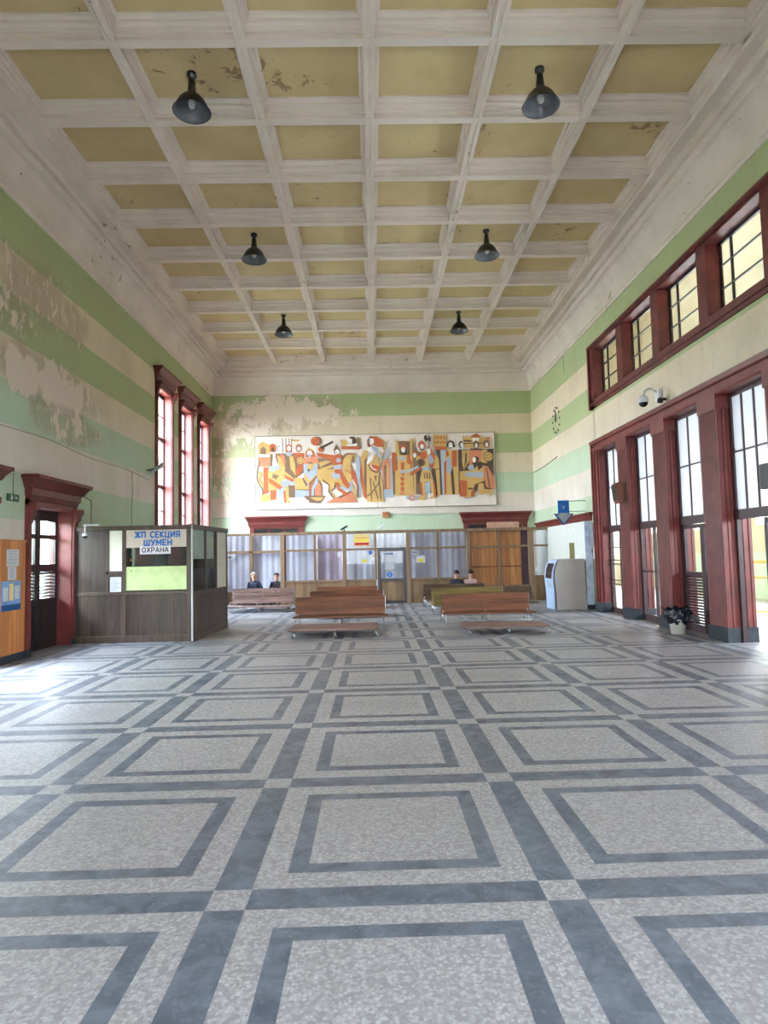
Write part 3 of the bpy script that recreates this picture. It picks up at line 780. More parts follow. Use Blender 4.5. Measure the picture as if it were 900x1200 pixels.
# ------------------------------------------------------------------ glazed partition
pt=empty('glazed_partition',(0,22.0,0)); tag(pt,'long oak and glass partition under the mural with a door in the middle','partition')
ZT=2.46
b=MB()
for x0,x1 in ((-3.14,-3.0),(-1.04,-.92),(1.10,1.24),(3.14,3.27),(5.24,5.42)): b.bev(x0,x1,-.07,.07,0,ZT)
b.bev(6.02,6.11,-.07,.07,0,ZT)
b.bev(-3.14,6.11,-.08,.08,ZT-.10,ZT)
b.build('main_frame',M['part'],pt)
b=MB()
for x in (-1.98,.07,2.16,4.25): b.bev(x-.04,x+.04,-.04,.04,.8 if x!=4.25 else .5,ZT-.1)
for a,c in ((-3.0,-1.04),(-.92,1.10),(1.24,3.14),(3.27,5.24),(5.42,6.02)): b.bev(a,c,-.04,.04,1.80,1.87)
for a,c in ((-3.0,-1.04),(-.92,.07),(1.24,3.14),(5.42,6.02)): b.bev(a,c,-.045,.045,.76,.83)
b.bev(3.27,5.24,-.045,.045,.45,.53)
b.build('glazing_bar',M['part'],pt)
for a,c in ((-3.0,-1.04),(-.92,.07),(1.24,3.14),(5.42,6.02)): MB().box(a,c,-.015,.015,0,.78).build('dado_panel',M['partp'],pt)
MB().box(3.27,5.24,-.015,.015,0,.47).build('dado_panel',M['partp'],pt)
for a,c in ((-3.0,-2.02),(-1.94,-1.04),(-.92,.03),(1.24,2.12),(2.20,3.14),(5.42,6.02)):
    MB().box(a,c,-.004,.004,.83,1.80).build('glass_pane',M['pglass'],pt)
for a,c in ((-3.0,-2.02),(-1.94,-1.04),(-.92,.03),(.11,1.10),(1.24,2.12),(2.20,3.14),(5.42,6.02)):
    MB().box(a,c,-.004,.004,1.87,ZT-.1).build('glass_pane',M['pglass'],pt)
# orange slats of the right-hand bays
for a,c in ((3.29,4.20),(4.30,5.0)):
    for z0,z1 in ((.53,1.14),(1.17,1.80),(1.87,ZT-.1)):
        b=MB(); nb=7
        for j in range(nb):
            x=a+(c-a)*j/nb; b.bev(x+.002,x+(c-a)/nb-.002,.0,.03,z0,z1,.004)
        b.build('slat_board',M['alder'],pt)
MB().box(5.0,5.24,.01,.02,.53,ZT-.1).build('dark_pane',M['dpurple'],pt)
dr=empty('door',(.13,0,0)); dr.parent=pt
b=MB(); b.bev(0,.10,-.05,.05,0,1.87); b.bev(.87,.97,-.05,.05,0,1.87); b.bev(.1,.87,-.05,.05,1.75,1.87); b.bev(.1,.87,-.05,.05,.74,.83); b.bev(.1,.87,-.05,.05,0,.09)
b.build('door_frame',M['blackwood'],dr)
MB().box(.1,.87,-.01,.01,.09,.74).build('door_panel',M['partp'],dr)
MB().box(.1,.87,-.004,.004,.83,1.75).build('glass_pane',M['pglass'],dr)
MB().bev(.03,.075,-.10,-.05,.98,1.12).build('door_handle',M['black'],dr)
b=MB().bev(5.46,5.56,-.09,-.04,.95,1.10); b.build('door_lock',M['white'],pt)
# left wing, set back
lw=empty('glazed_partition',(0,22.9,0)); tag(lw,'set-back left wing of the glazed partition behind the seated pair','partition')
b=MB(); b.bev(-6.0,-3.0,-.06,.06,ZT-.06,ZT+.02); b.bev(-6,-3.0,-.05,.05,1.78,1.87); b.bev(-6,-3.0,-.05,.05,.36,.45)
for x in (-5.2,-4.28,-3.2): b.bev(x-.06,x+.06,-.05,.05,0,ZT)
b.build('main_frame',M['part'],lw)
MB().box(-6,-3.0,-.015,.015,0,.4).build('dado_panel',M['partp'],lw)
for a,c in ((-6,-5.26),(-5.14,-4.34),(-4.22,-3.0)):
    MB().box(a,c,-.004,.004,.45,1.78).build('glass_pane',M['pglass'],lw)
    MB().box(a,c,-.004,.004,1.87,ZT-.06).build('glass_pane',M['pglass'],lw)
# curtains behind the glass
def curtain(x0,x1,y,z0,z1,mat,label,group='white curtains behind the partition glass'):
    vs=[]; fs=[]; n=int((x1-x0)/.025)
    for k in range(n+1):
        x=x0+(x1-x0)*k/n; d=.006*math.sin(x*30)+.009*math.sin(x*11+1)
        for z in (z0,z1): vs.append((x,y+d*(1.0 if z==z1 else 1.3),z))
    for k in range(n): fs.append((2*k,2*k+2,2*k+3,2*k+1))
    nb=len(vs); vs+= [(x,yy+.004,z) for x,yy,z in vs]
    fs+=[tuple(i+nb for i in reversed(f)) for f in fs]
    b=MB().add(vs,fs,0,True); o=b.build('curtain',M[mat],fix=False); tag(o,label,'curtain',group); return o
curtain(-5.95,-4.3,23.08,.1,2.4,'curtain','white curtain filling the leftmost pane behind the partition')
curtain(-4.24,-3.2,23.08,.1,2.4,'curtain','white curtain behind the seated man')
curtain(-2.98,-1.96,22.25,.1,2.36,'curtain','white curtain behind the first pane right of the seated pair')
curtain(-1.92,-1.06,22.45,.1,2.36,'curtain_p','pinkish curtain left of the yellow and red sign')
curtain(-.9,.05,22.25,.1,2.36,'curtain','white curtain behind the pane left of the partition door')
curtain(.14,1.08,22.6,.1,2.36,'curtain','white curtain behind the glass of the partition door')
curtain(1.26,2.12,22.25,.1,2.36,'curtain','white curtain behind the pane right of the partition door')
curtain(2.2,3.18,22.32,.1,2.36,'curtain','white curtain beside the orange slatted bays')

# signs on the partition glass
def gsign(name,x0,x1,z0,z1,label,mats,parts,y=21.985,cat='sign'):
    b=MB().box(x0,x1,y-.003,y,z0,z1,0)
    for (a,c,d,e,mi) in parts: b.box(x0+a*(x1-x0),x0+c*(x1-x0),y-.0045,y-.003,z0+d*(z1-z0),z0+e*(z1-z0),mi)
    o=b.build(name,[M[m] for m in mats]); tag(o,label,cat); return o
o=gsign('sign',-.66,-.13,1.94,2.34,'buff and red sign in the top pane left of the partition door',['salmon','signred','yellow'],[(.03,.97,.08,.30,1),(.05,.95,.42,.58,2),(.05,.95,.68,.72,1),(.05,.8,.85,.9,2)])
def disc(parent,x,z,r,mat,y): MB().prism([(x+r*math.cos(a*PI/12),z+r*math.sin(a*PI/12)) for a in range(24)],'y',y-.002,y).build('disc',M[mat],parent)
o=gsign('sign',-.19,-.02,1.64,1.80,'round blue symbol on white in the pane left of the door',['paper'],[]); disc(o,-.105,1.72,.07,'blue',21.982)
o=gsign('sign',-.46,-.17,1.37,1.57,'yellow and white notice on the pane left of the door',['paper','yellow'],[(.25,.8,.1,.6,1)])
gsign('notice',-.05,.02,1.33,1.45,'tiny white notice beside the left edge of the door',['paper'],[],cat='notice')
gsign('notice',-1.22,-1.06,1.60,1.76,'small white paper in the corner of the pinkish pane',['paper'],[],cat='notice')
gsign('notice',1.30,1.52,1.62,1.76,'small pinkish white paper on the pane right of the door',['paper','print'],[(.2,.8,.3,.7,1)],cat='notice')
gsign('notice',1.42,1.74,1.34,1.58,'yellow and white notice on the pane right of the door',['paper','yellow'],[(.25,.8,.1,.6,1)],cat='notice')
o=gsign('notice',.38,.69,1.38,1.60,'upper white notice on the door glass',['paper','print'],[(.1,.9,.8,.84,1),(.1,.9,.5,.54,1),(.1,.8,.2,.24,1)],cat='notice')
o=gsign('notice',.38,.69,1.12,1.34,'middle white notice on the door glass',['paper','print'],[(.1,.9,.7,.74,1),(.1,.7,.35,.39,1)],cat='notice')
o=gsign('sign',.41,.65,.84,1.08,'round blue symbol sign low on the door glass',['paper','blue'],[]); disc(o,.53,.96,.10,'blue',21.982)
MB().box(.52,.54,21.976,21.979,.90,1.02).build('symbol',M['paper'],o)
gsign('sign',.40,.66,1.63,1.70,'narrow bluish strip label at the top of the door glass',['arrowblue'],[],cat='sign')
o=gsign('sign',-5.13,-4.93,1.56,1.76,'white square sign with a red symbol in the leftmost partition pane',['paper','signred','ink'],[(.3,.7,.35,.65,2),(.0,.15,.3,.7,1)],22.885)
# small cameras on the partition
for x,mt,lab in ((.26,'white','small white camera on top of the partition above the door'),(-.98,'black','small black camera on top of the partition post left of the door')):
    c=empty('security_camera',(x,21.99,ZT)); tag(c,lab,'camera')
    MB().lathe([(.0,0),(.04,0),(.04,.02),(.012,.03),(.012,.08)],n=12).build('mount',M[mt],c)
    Mx=Matrix.Translation((0,0,.11))@Matrix.Rotation(-.5,4,'Y')
    MB().bev(-.13,.13,-.04,.04,-.03,.03,.012,0,Mx).build('housing',M[mt],c)
tag(bd,'pinkish board lying across the top of the right partition bays','board')
bd.location=(0,0,0)

# ------------------------------------------------------------------ mural
MUR=empty('mural_panel',(-4.36,YB-.002,3.42)); tag(MUR,'wide painted mural of stylised historical figures on the back wall','mural')
cw=['mur_white','mur_orange','mur_yellow','mur_brown','mur_blue','mur_dark','mur_off','mur_pink']
cc=[srgb(232,222,212),srgb(184,94,54),srgb(202,164,98),srgb(124,98,76),srgb(166,176,188),srgb(84,66,54),srgb(240,236,232),srgb(206,130,96)]
MM=[plain(n_,c_,.7,var=.06,scale=2) for n_,c_ in zip(cw,cc)]
Wd,O_,Y_,B_,L_,D_,K_,P_=range(8)
Lw,Hm=9.02,2.76
b=MB(); b.box(0,Lw,-.05,0,0,Hm,0); b.build('backing',[MM[0]],MUR)
b=MB()
for x in (2.3,4.55,6.75): b.box(x-.006,x+.006,-.052,-.05,0,Hm)
b.box(0,Lw,-.056,-.0,-.02,.0); b.box(0,Lw,-.056,0,Hm,Hm+.02); b.box(-.02,0,-.056,0,-.02,Hm+.02); b.box(Lw,Lw+.02,-.056,0,-.02,Hm+.02)
b.build('edge_strip',plain('mural_edge',srgb(120,108,96),.6),MUR)
mb=MB(); cnt=[0]
def mp(sec,x,y):
    u={'A':290+x/9,'B':380+x/9,'C':480+x/8.18}[sec]; v=500+y/(8.18 if sec=='C' else 9)
    t=(u-299.5)/280.; yt=512-6*t
    return t*Lw, Hm*(1-(v-yt)/85.5)
def poly(sec,c,pts):
    cnt[0]+=1; y=-.051-.00022*cnt[0]
    P=[mp(sec,*p) for p in pts]
    mb.add([(u,y,v) for u,v in P],[tuple(range(len(P)))],c)
def circ(sec,c,x,y,r,ry=None):
    poly(sec,c,[(x+r*math.cos(a*PI/9),y+(ry or r)*math.sin(a*PI/9)) for a in range(18)])
def line(sec,c,pts,w):
    for (x0,y0),(x1,y1) in zip(pts[:-1],pts[1:]):
        d=math.hypot(x1-x0,y1-y0) or 1; nx,ny=-(y1-y0)/d*w/2,(x1-x0)/d*w/2
        poly(sec,c,[(x0+nx,y0+ny),(x1+nx,y1+ny),(x1-nx,y1-ny),(x0-nx,y0-ny)])
# --- left third
poly('A',Y_,[(110,195),(160,158),(235,195),(235,295),(110,295)]); poly('A',B_,[(135,240),(165,210),(197,240),(197,295),(135,295)])
poly('A',O_,[(235,195),(265,178),(303,200),(303,270),(235,270)]); poly('A',D_,[(255,230),(268,215),(280,230),(280,268),(255,268)])
circ('A',L_,332,235,25,35); circ('A',K_,338,235,14,24)
for x in (370,405,440,465): line('A',B_,[(x,125),(x,280)],9)
poly('A',Y_,[(470,135),(560,140),(530,160),(470,155)])
poly('A',B_,[(290,285),(600,285),(600,480),(490,560),(390,520),(300,360)])
poly('A',Y_,[(310,300),(345,320),(400,440),(385,470),(330,430)]); poly('A',P_,[(345,290),(390,305),(400,420),(352,340)])
poly('A',Y_,[(440,320),(475,310),(500,400),(505,520),(450,440)]); poly('A',O_,[(480,280),(600,280),(590,440),(520,530),(497,480),(530,420)])
circ('A',O_,435,235,36,46); circ('A',K_,437,232,22,28); poly('A',L_,[(398,270),(475,270),(455,312),(415,312)])
circ('A',O_,540,228,34,44); circ('A',K_,540,230,20,26); line('A',D_,[(525,215),(560,215)],8)
circ('A',B_,557,360,47); circ('A',Y_,555,360,38)
for a in range(6): circ('A',D_,555+22*math.cos(a*PI/3),360+22*math.sin(a*PI/3),5)
poly('A',P_,[(110,325),(235,325),(235,425),(115,425)]); poly('A',B_,[(237,290),(267,290),(262,425),(237,425)])
poly('A',O_,[(165,430),(225,430),(225,700),(165,720)]); poly('A',Y_,[(115,470),(165,490),(150,560),(165,600),(160,650),(112,590)])
line('A',B_,[(125,480),(160,520),(120,560),(158,610)],8)
line('A',D_,[(128,370),(110,440),(98,530),(112,600),(150,650),(163,705),(145,720)],12)
poly('A',Y_,[(135,720),(240,715),(240,780),(140,805)])
poly('A',B_,[(340,470),(430,560),(495,625),(495,750),(430,750),(430,640)])
poly('A',Y_,[(215,460),(340,430),(490,555),(400,600),(300,675),(215,670)])
poly('A',L_,[(220,435),(275,405),(330,415),(345,440),(270,478),(228,465)]); poly('A',K_,[(275,330),(302,350),(302,402),(275,412),(262,380)])
poly('A',B_,[(265,500),(330,520),(300,560),(255,540)]); poly('A',O_,[(222,540),(270,570),(375,640),(335,668),(222,590)])
poly('A',O_,[(370,500),(485,560),(475,595),(420,580)]); poly('A',L_,[(345,590),(400,550),(495,600),(490,622),(420,620),(370,672)])
for k in range(4): line('A',B_,[(350+20*k,585),(375+20*k,650-10*k)],5)
poly('A',O_,[(235,675),(302,675),(302,770),(240,780)]); poly('A',L_,[(310,660),(377,660),(377,750),(298,750)])
poly('A',O_,[(372,680),(405,680),(405,805),(380,805)]); poly('A',Y_,[(392,630),(430,640),(430,780),(465,800),(405,805)])
circ('A',B_,740,155,48); circ('A',O_,713,155,46)
poly('A',Y_,[(495,540),(560,540),(645,670),(500,668)]); poly('A',L_,[(495,675),(640,675),(640,748),(495,748)]); line('A',D_,[(500,667),(640,670)],8)
poly('A',B_,[(735,330),(900,340),(900,480),(735,470)]); poly('A',Y_,[(745,380),(830,360),(880,370),(760,430)]); poly('A',Y_,[(760,440),(900,400),(900,430),(800,460)])
poly('A',P_,[(590,340),(735,315),(745,390),(590,400)]); poly('A',Y_,[(588,395),(740,395),(735,525),(640,610),(590,545)])
poly('A',L_,[(585,400),(628,395),(650,470),(700,400),(738,390),(728,505),(650,565),(590,485)]); poly('A',Y_,[(628,380),(690,380),(685,440),(665,470),(635,450)])
line('A',B_,[(632,385),(685,385)],16); poly('A',D_,[(622,450),(662,455),(640,480)])
poly('A',O_,[(612,258),(695,255),(708,322),(610,330)]); poly('A',Y_,[(618,260),(645,220),(690,256)]); circ('A',K_,652,285,28,30); circ('A',L_,652,305,22,22); circ('A',K_,652,285,14,12)
line('A',B_,[(578,545),(618,628)],18)
poly('A',B_,[(640,600),(722,515),(775,610),(778,735),(642,735)]); poly('A',O_,[(652,615),(712,550),(668,640),(660,725),(652,725)])
poly('A',L_,[(730,525),(738,600),(692,665),(692,728),(664,728),(672,645)]); poly('A',P_,[(700,665),(748,585),(770,640),(768,728),(705,728)])
poly('A',B_,[(585,732),(810,732),(795,757),(765,785),(765,806),(640,806),(640,785),(608,765)]); poly('A',Y_,[(650,748),(800,745),(760,782),(715,785)])
# --- centre
poly('B',L_,[(320,315),(368,315),(374,740),(340,740)]); poly('B',L_,[(170,560),(290,600),(290,680),(170,670)])
poly('B',O_,[(-80,275),(75,300),(180,300),(185,400),(90,410),(60,350),(-70,320)])
circ('B',O_,-40,242,28)
line('B',D_,[(-35,225),(90,160)],24); line('B',D_,[(-45,205),(-15,245)],10)
poly('B',D_,[(262,110),(312,103),(350,160),(345,195),(300,190)]); poly('B',Y_,[(172,135),(195,148),(215,137),(240,150),(265,150),(250,235),(175,235)]); poly('B',B_,[(335,125),(350,112),(380,122),(380,235),(335,235)])
poly('B',K_,[(245,130),(292,130),(292,168),(245,168)]); poly('B',O_,[(175,208),(378,208),(372,242),(178,240)]); poly('B',K_,[(230,180),(250,190),(270,180),(290,190),(310,180),(345,175),(345,206),(235,210)])
poly('B',B_,[(182,330),(205,295),(235,278),(332,282),(330,305),(240,310),(200,370)])
poly('B',Y_,[(-80,450),(90,450),(150,540),(195,500),(190,360),(235,300),(330,290),(330,340),(300,385),(285,355),(268,430),(282,560),(240,610),(215,650),(120,590),(100,655),(60,680),(155,795),(115,795),(38,685),(45,620),(-20,590),(-70,560)])
poly('B',B_,[(285,355),(300,300),(315,290),(312,380),(297,388)])
line('B',D_,[(-25,560),(45,620),(38,690),(100,770)],12); line('B',D_,[(110,590),(98,650),(58,680)],9)
poly('B',O_,[(270,400),(322,500),(347,600),(352,745),(332,752),(328,620),(285,540)]); poly('B',B_,[(332,600),(354,620),(352,750),(337,752)])
poly('B',Y_,[(280,560),(300,640),(330,755),(312,755),(285,680)]); line('B',O_,[(205,455),(270,490),(300,540)],10)
poly('B',P_,[(0,805),(265,675),(337,797)]); poly('B',B_,[(130,747),(265,675),(277,692),(160,757)])
poly('B',O_,[(112,590),(150,590),(150,650),(255,712),(215,735),(130,670)])
poly('B',O_,[(95,300),(182,300),(188,400),(95,410)]); circ('B',L_,145,357,26); poly('B',L_,[(90,410),(172,410),(172,450),(95,450)])
poly('B',L_,[(70,490),(165,480),(155,552),(80,548)]); poly('B',O_,[(98,455),(172,450),(185,495),(110,500)]); poly('B',O_,[(150,498),(185,495),(262,620),(243,662),(188,600)])
poly('B',B_,[(97,240),(125,182),(160,258),(155,290),(103,290)]); circ('B',K_,133,268,22,26); poly('B',O_,[(115,292),(165,290),(148,322)]); circ('B',L_,131,272,8)
poly('B',Y_,[(382,310),(420,245),(462,250),(440,330),(400,470),(380,470)]); poly('B',O_,[(372,450),(395,370),(442,320),(445,480),(438,775),(402,740),(375,560)])
poly('B',B_,[(415,365),(445,335),(442,480),(430,745),(403,560)]); poly('B',Y_,[(398,330),(420,320),(405,600),(396,450)])
poly('B',P_,[(598,380),(660,335),(692,370),(682,662),(618,662)]); poly('B',B_,[(622,420),(645,395),(642,662),(622,662)]); poly('B',Y_,[(652,400),(672,400),(668,640),(655,650)])
poly('B',L_,[(612,665),(712,665),(712,747),(612,747)]); poly('B',L_,[(690,340),(715,335),(722,720),(712,665),(690,660)])
poly('B',Y_,[(438,400),(480,330),(545,285),(575,400),(560,490),(600,560),(612,795),(436,795)])
poly('B',K_,[(438,385),(468,310),(525,280),(505,350),(452,402)]); poly('B',O_,[(458,398),(585,415),(562,485),(505,480)]); line('B',B_,[(460,400),(485,460),(530,485),(570,480)],14)
line('B',K_,[(478,405),(500,445),(545,462)],9)
for q in ([(468,540),(485,540),(492,785),(480,785)],[(508,560),(558,760),(548,775),(502,600)],[(560,530),(577,560),(592,775),(577,765)],[(515,520),(545,520),(532,585)]): poly('B',B_,q)
line('B',B_,[(577,480),(562,600),(490,700),(438,737)],14)
poly('B',L_,[(500,215),(560,235),(600,320),(640,258),(690,212),(680,305),(640,352),(600,362),(575,330),(520,262),(490,262)])
poly('B',K_,[(438,250),(490,210),(520,262),(470,262)])
poly('B',O_,[(448,150),(480,100),(560,105),(622,150),(627,217),(560,215),(515,190),(475,218),(453,212)]); poly('B',B_,[(452,140),(480,105),(500,112),(470,160),(480,215),(455,212)]); poly('B',K_,[(478,118),(522,130),(520,172),(492,202),(475,172)]); line('B',L_,[(480,125),(478,175)],10)
for k in range(5):
    y=440-70*k*.85; x=590+14*k
    poly('B',Y_,[(x,y),(x-28,y-38),(x-22,y-62),(x+2,y-20)]); poly('B',Y_,[(x+2,y),(x+28,y-45),(x+30,y-68),(x+6,y-22)])
line('B',B_,[(580,470),(640,200)],6)
poly('B',B_,[(705,340),(735,330),(740,480),(735,725),(712,710)])
poly('B',Y_,[(748,135),(775,150),(925,150),(925,120),(948,120),(948,420),(748,300)]); poly('B',B_,[(775,155),(915,155),(905,300),(790,320)])
poly('B',Y_,[(738,500),(760,420),(790,300),(875,300),(925,480),(925,728),(735,728)]); poly('B',O_,[(705,300),(745,305),(768,460),(722,478)]); circ('B',O_,730,298,27)
poly('B',O_,[(870,300),(925,320),(925,420),(862,380)]); poly('B',O_,[(800,380),(838,380),(832,520),(798,512)]); circ('B',L_,825,337,28,24); poly('B',L_,[(790,462),(852,450),(832,490),(800,502)])
for z in (552,606,658): circ('B',O_,811,z,20,24)
poly('B',P_,[(792,680),(832,680),(830,722),(792,722)])
circ('B',O_,828,218,40,40); circ('B',D_,828,265,32,38); circ('B',K_,828,245,22,30); line('B',B_,[(800,190),(856,190)],12)
# --- right third
poly('C',B_,[(20,130),(24,650),(100,650),(95,360)]); poly('C',Y_,[(0,120),(22,120),(22,420),(0,420)]); poly('C',O_,[(0,300),(18,340),(16,405),(0,405)])
poly('C',Y_,[(0,480),(22,465),(16,645),(0,645)]); poly('C',Y_,[(30,440),(48,440),(48,645),(28,645)])
circ('C',L_,10,682,62,26); circ('C',P_,8,682,32,30); circ('C',L_,8,682,14)
poly('C',D_,[(195,340),(245,410),(268,650),(235,665),(215,500)]); poly('C',Y_,[(232,280),(288,280),(282,410),(215,410)]); poly('C',Y_,[(238,415),(275,415),(288,655),(255,655)]); line('C',D_,[(215,410),(282,410)],8)
poly('C',D_,[(240,222),(300,222),(302,655),(280,655),(275,320)]); poly('C',L_,[(290,222),(348,222),(330,320),(318,655),(300,655)])
poly('C',Y_,[(222,75),(350,75),(350,192),(222,192)]); poly('C',O_,[(235,190),(350,190),(350,222),(235,224)])
for k in range(8): circ('C',O_,245+28*(k%4),105+45*(k//4),9,12)
poly('C',D_,[(60,430),(100,370),(110,420),(88,540),(60,540)])
poly('C',Y_,[(55,290),(80,250),(112,230),(165,235),(172,330),(185,385),(110,400),(60,340)]); poly('C',O_,[(70,250),(150,235),(168,290),(120,330)]); circ('C',B_,100,345,44,40); circ('C',D_,100,347,26,28)
line('C',O_,[(0,462),(98,395)],28); line('C',L_,[(-45,440),(75,385)],22)
poly('C',L_,[(108,390),(185,380),(175,430),(130,432)]); poly('C',Y_,[(108,420),(192,420),(217,522),(84,532)])
for x in (125,150,175): poly('C',D_,[(x,440),(x+9,440),(x+14,500),(x+2,500)])
poly('C',L_,[(132,540),(182,540),(182,638),(132,638)]); poly('C',Y_,[(88,535),(137,535),(132,702),(60,702),(97,660)]); poly('C',O_,[(88,535),(104,535),(112,660),(97,660)]); poly('C',Y_,[(178,532),(228,530),(243,685),(172,688),(207,655)]); poly('C',O_,[(210,530),(228,530),(243,680),(222,680)])
circ('C',O_,112,178,34,42); poly('C',O_,[(85,160),(112,130),(142,160)]); circ('C',K_,116,192,18,26); line('C',D_,[(95,220),(135,222)],12)
poly('C',O_,[(160,200),(185,190),(240,280),(218,405),(180,372),(190,300)]); poly('C',L_,[(160,310),(200,265),(228,330),(200,372)]); circ('C',K_,180,240,17,32)
poly('C',O_,[(20,250),(60,232),(100,262),(60,300),(30,300)]); circ('C',K_,43,276,16,22); poly('C',B_,[(55,235),(100,260),(85,290),(62,262)])
line('C',D_,[(181,70),(184,195)],8); poly('C',D_,[(138,90),(160,78),(168,112),(200,88),(202,145),(168,128),(160,148),(138,122)])
poly('C',D_,[(465,220),(800,212),(795,600),(700,610),(650,570),(600,655),(465,640)])
poly('C',Y_,[(340,228),(457,222),(457,650),(318,652),(325,400)]); poly('C',O_,[(400,230),(447,228),(442,382),(400,385)]); poly('C',O_,[(322,350),(345,320),(337,648),(318,648)])
poly('C',L_,[(348,300),(387,290),(395,400),(375,462),(345,420)]); poly('C',D_,[(383,440),(408,385),(420,648),(393,652)]); poly('C',O_,[(345,232),(365,232),(372,280),(350,290)])
poly('C',D_,[(350,190),(362,145),(390,130),(418,142),(437,195),(412,200),(395,200)]); circ('C',K_,390,180,20,32); line('C',D_,[(378,205),(400,205)],10)
circ('C',D_,492,172,24,36); circ('C',K_,498,178,15,26)
poly('C',Y_,[(510,78),(530,100),(545,82),(560,100),(742,100),(768,96),(768,205),(530,205),(512,145)]); line('C',D_,[(518,135),(592,138)],14); line('C',D_,[(518,160),(760,155)],8)
poly('C',O_,[(570,100),(640,62),(692,100)]); poly('C',K_,[(598,108),(668,108),(660,142),(605,142)]); poly('C',P_,[(730,100),(768,98),(768,150),(735,150)])
poly('C',Y_,[(495,225),(572,222),(562,330),(512,420),(498,360)]); poly('C',P_,[(570,215),(692,215),(695,330),(600,345),(560,400)]); poly('C',Y_,[(690,222),(742,212),(732,352),(680,342)]); line('C',D_,[(580,215),(690,220)],14)
poly('C',D_,[(515,420),(530,250),(545,260),(540,330)])
circ('C',B_,637,172,30,40); circ('C',K_,637,182,13,22); circ('C',B_,733,165,28,36); circ('C',K_,737,172,14,22)
circ('C',D_,751,287,50); circ('C',Y_,750,287,42)
for a in range(5): circ('C',D_,750+22*math.cos(a*1.257),287+22*math.sin(a*1.257),6)
poly('C',P_,[(690,370),(740,380),(802,500),(802,602),(720,582),(700,480)]); poly('C',B_,[(720,380),(735,400),(760,590),(745,590)])
poly('C',Y_,[(470,430),(600,420),(650,360),(697,382),(700,520),(610,560),(565,682),(490,690),(532,660),(537,560),(468,520)])
poly('C',L_,[(520,440),(692,430),(692,492),(600,482),(530,482)]); poly('C',D_,[(640,370),(672,345),(692,385),(650,422)]); poly('C',L_,[(545,385),(600,360),(612,420),(560,418)])
poly('C',O_,[(468,512),(537,522),(532,672),(468,672)]); poly('C',O_,[(577,612),(607,600),(605,672),(570,672)]); poly('C',Y_,[(640,545),(692,540),(702,600),(777,600),(777,640),(755,672),(745,640),(650,652)]); line('C',D_,[(545,595),(590,595)],16); line('C',D_,[(610,560),(695,528)],9)
circ('C',D_,632,312,28,26); circ('C',K_,612,318,17,26)
mb.build('painting',MM,MUR,fix=False)

# ------------------------------------------------------------------ benches
def bench(x0,x1,yc,mat,label,yfeet=.62,zt=.68,open_slats=False,lean=.05,group='slatted waiting-hall benches'):
    w=x1-x0; r=empty('bench',((x0+x1)/2,yc,0)); tag(r,label,'bench',group)
    h=w/2; zs=.27
    for s in (-1,1):
        ya,yb=sorted((s*.09,s*.52))
        for j in range(4):
            q0=ya+(yb-ya)*j/4; b=MB().bev(-h-.02,h+.06 if s<0 else h,q0+.006,q0+(yb-ya)/4-.006,zs-.03,zs,.006); b.build('seat_slat',M[mat],r)
        b=MB()
        nb=3; zz0=.30; gap=.02 if open_slats else .006
        for j in range(nb):
            z0=zz0+(zt-zz0)*j/nb+gap/2; z1=zz0+(zt-zz0)*(j+1)/nb-gap/2
            yo=lambda z: s*(.12-.10*(z-zz0)/(zt-zz0))
            d=.02
            vs=[]
            for z in (z0,z1):
                vs += [(-h,yo(z)-d/2,z),(h,yo(z)-d/2,z),(h,yo(z)+d/2,z),(-h,yo(z)+d/2,z)]
            b=MB().add(vs,[(0,3,2,1),(4,5,6,7),(0,1,5,4),(1,2,6,5),(2,3,7,6),(3,0,4,7)]); b.build('back_board',M[mat],r)
    for x in (-h+.03,0,h-.03):
        b=MB()
        for s in (-1,1):
            b.tube([(x,s*.54,0),(x,s*.54,.20),(x,s*.50,.235),(x,s*.05,.235),(x,s*.04,.3),(x,s*.004,zt-.02)],.011)
            b.tube([(x,s*.14,0),(x,s*.14,.235)],.010)
        b.build('leg_frame',M['chrome'],r)
    b=MB().bev(h,h+.014,-.05,.05,.32,zt,.004); b.build('end_plate',M['chrome'],r)
    for s in (-1,1): MB().tube([(-h+.03,s*.5,.10),(h-.03,s*.5,.10)],.008).build('stretcher',M['chrome'],r)
    return r
def deck(x0,x1,y0,y1,zt,mat,label,rz=0,n=6):
    w=x1-x0; d=y1-y0; r=empty('low_bench',((x0+x1)/2,(y0+y1)/2,0),rz); tag(r,label,'bench','low backless benches')
    for j in range(n):
        q=-d/2+d*j/n; MB().bev(-w/2,w/2,q+.005,q+d/n-.005,zt-.035,zt,.006).build('seat_slat',M[mat],r)
    for x in (-w/2+.08,0,w/2-.08):
        for s in (-1,1):
            b=MB().tube([(x,s*(d/2-.04),0),(x+.015,s*(d/2-.035),.05),(x-.02,s*(d/2-.06),zt-.03)],.011); b.tube([(x+.07,s*(d/2-.04),0),(x+.055,s*(d/2-.035),.05),(x+.02,s*(d/2-.06),zt-.03)],.011)
            b.build('leg',M['chrome'],r)
    return r
deck(-1.74,.06,13.05,14.15,.17,'bench_dull','low backless slatted bench in front of the left brown bench')
deck(1.77,3.5,13.0,13.85,.155,'bench_dull','low backless slatted bench in front of the right brown bench',-.03)
deck(-4.4,-2.5,19.4,19.85,.18,'bench_dull','low backless slatted bench far left behind the booth')
bench(-1.82,.24,15.2,'bench','brown slatted bench nearest the camera left of the aisle')
bench(1.56,3.58,15.2,'bench','reddish brown slatted bench nearest the camera right of the aisle')
bench(-1.74,.24,17.7,'bench','brown slatted bench second in the left row')
bench(1.58,3.52,18.0,'bench_ol','olive brown slatted bench second in the right row')
bench(3.64,4.36,18.05,'bench_dk','short dark end bench beside the olive bench')
bench(-1.76,.10,20.3,'bench','brown slatted bench third in the left row near the partition')
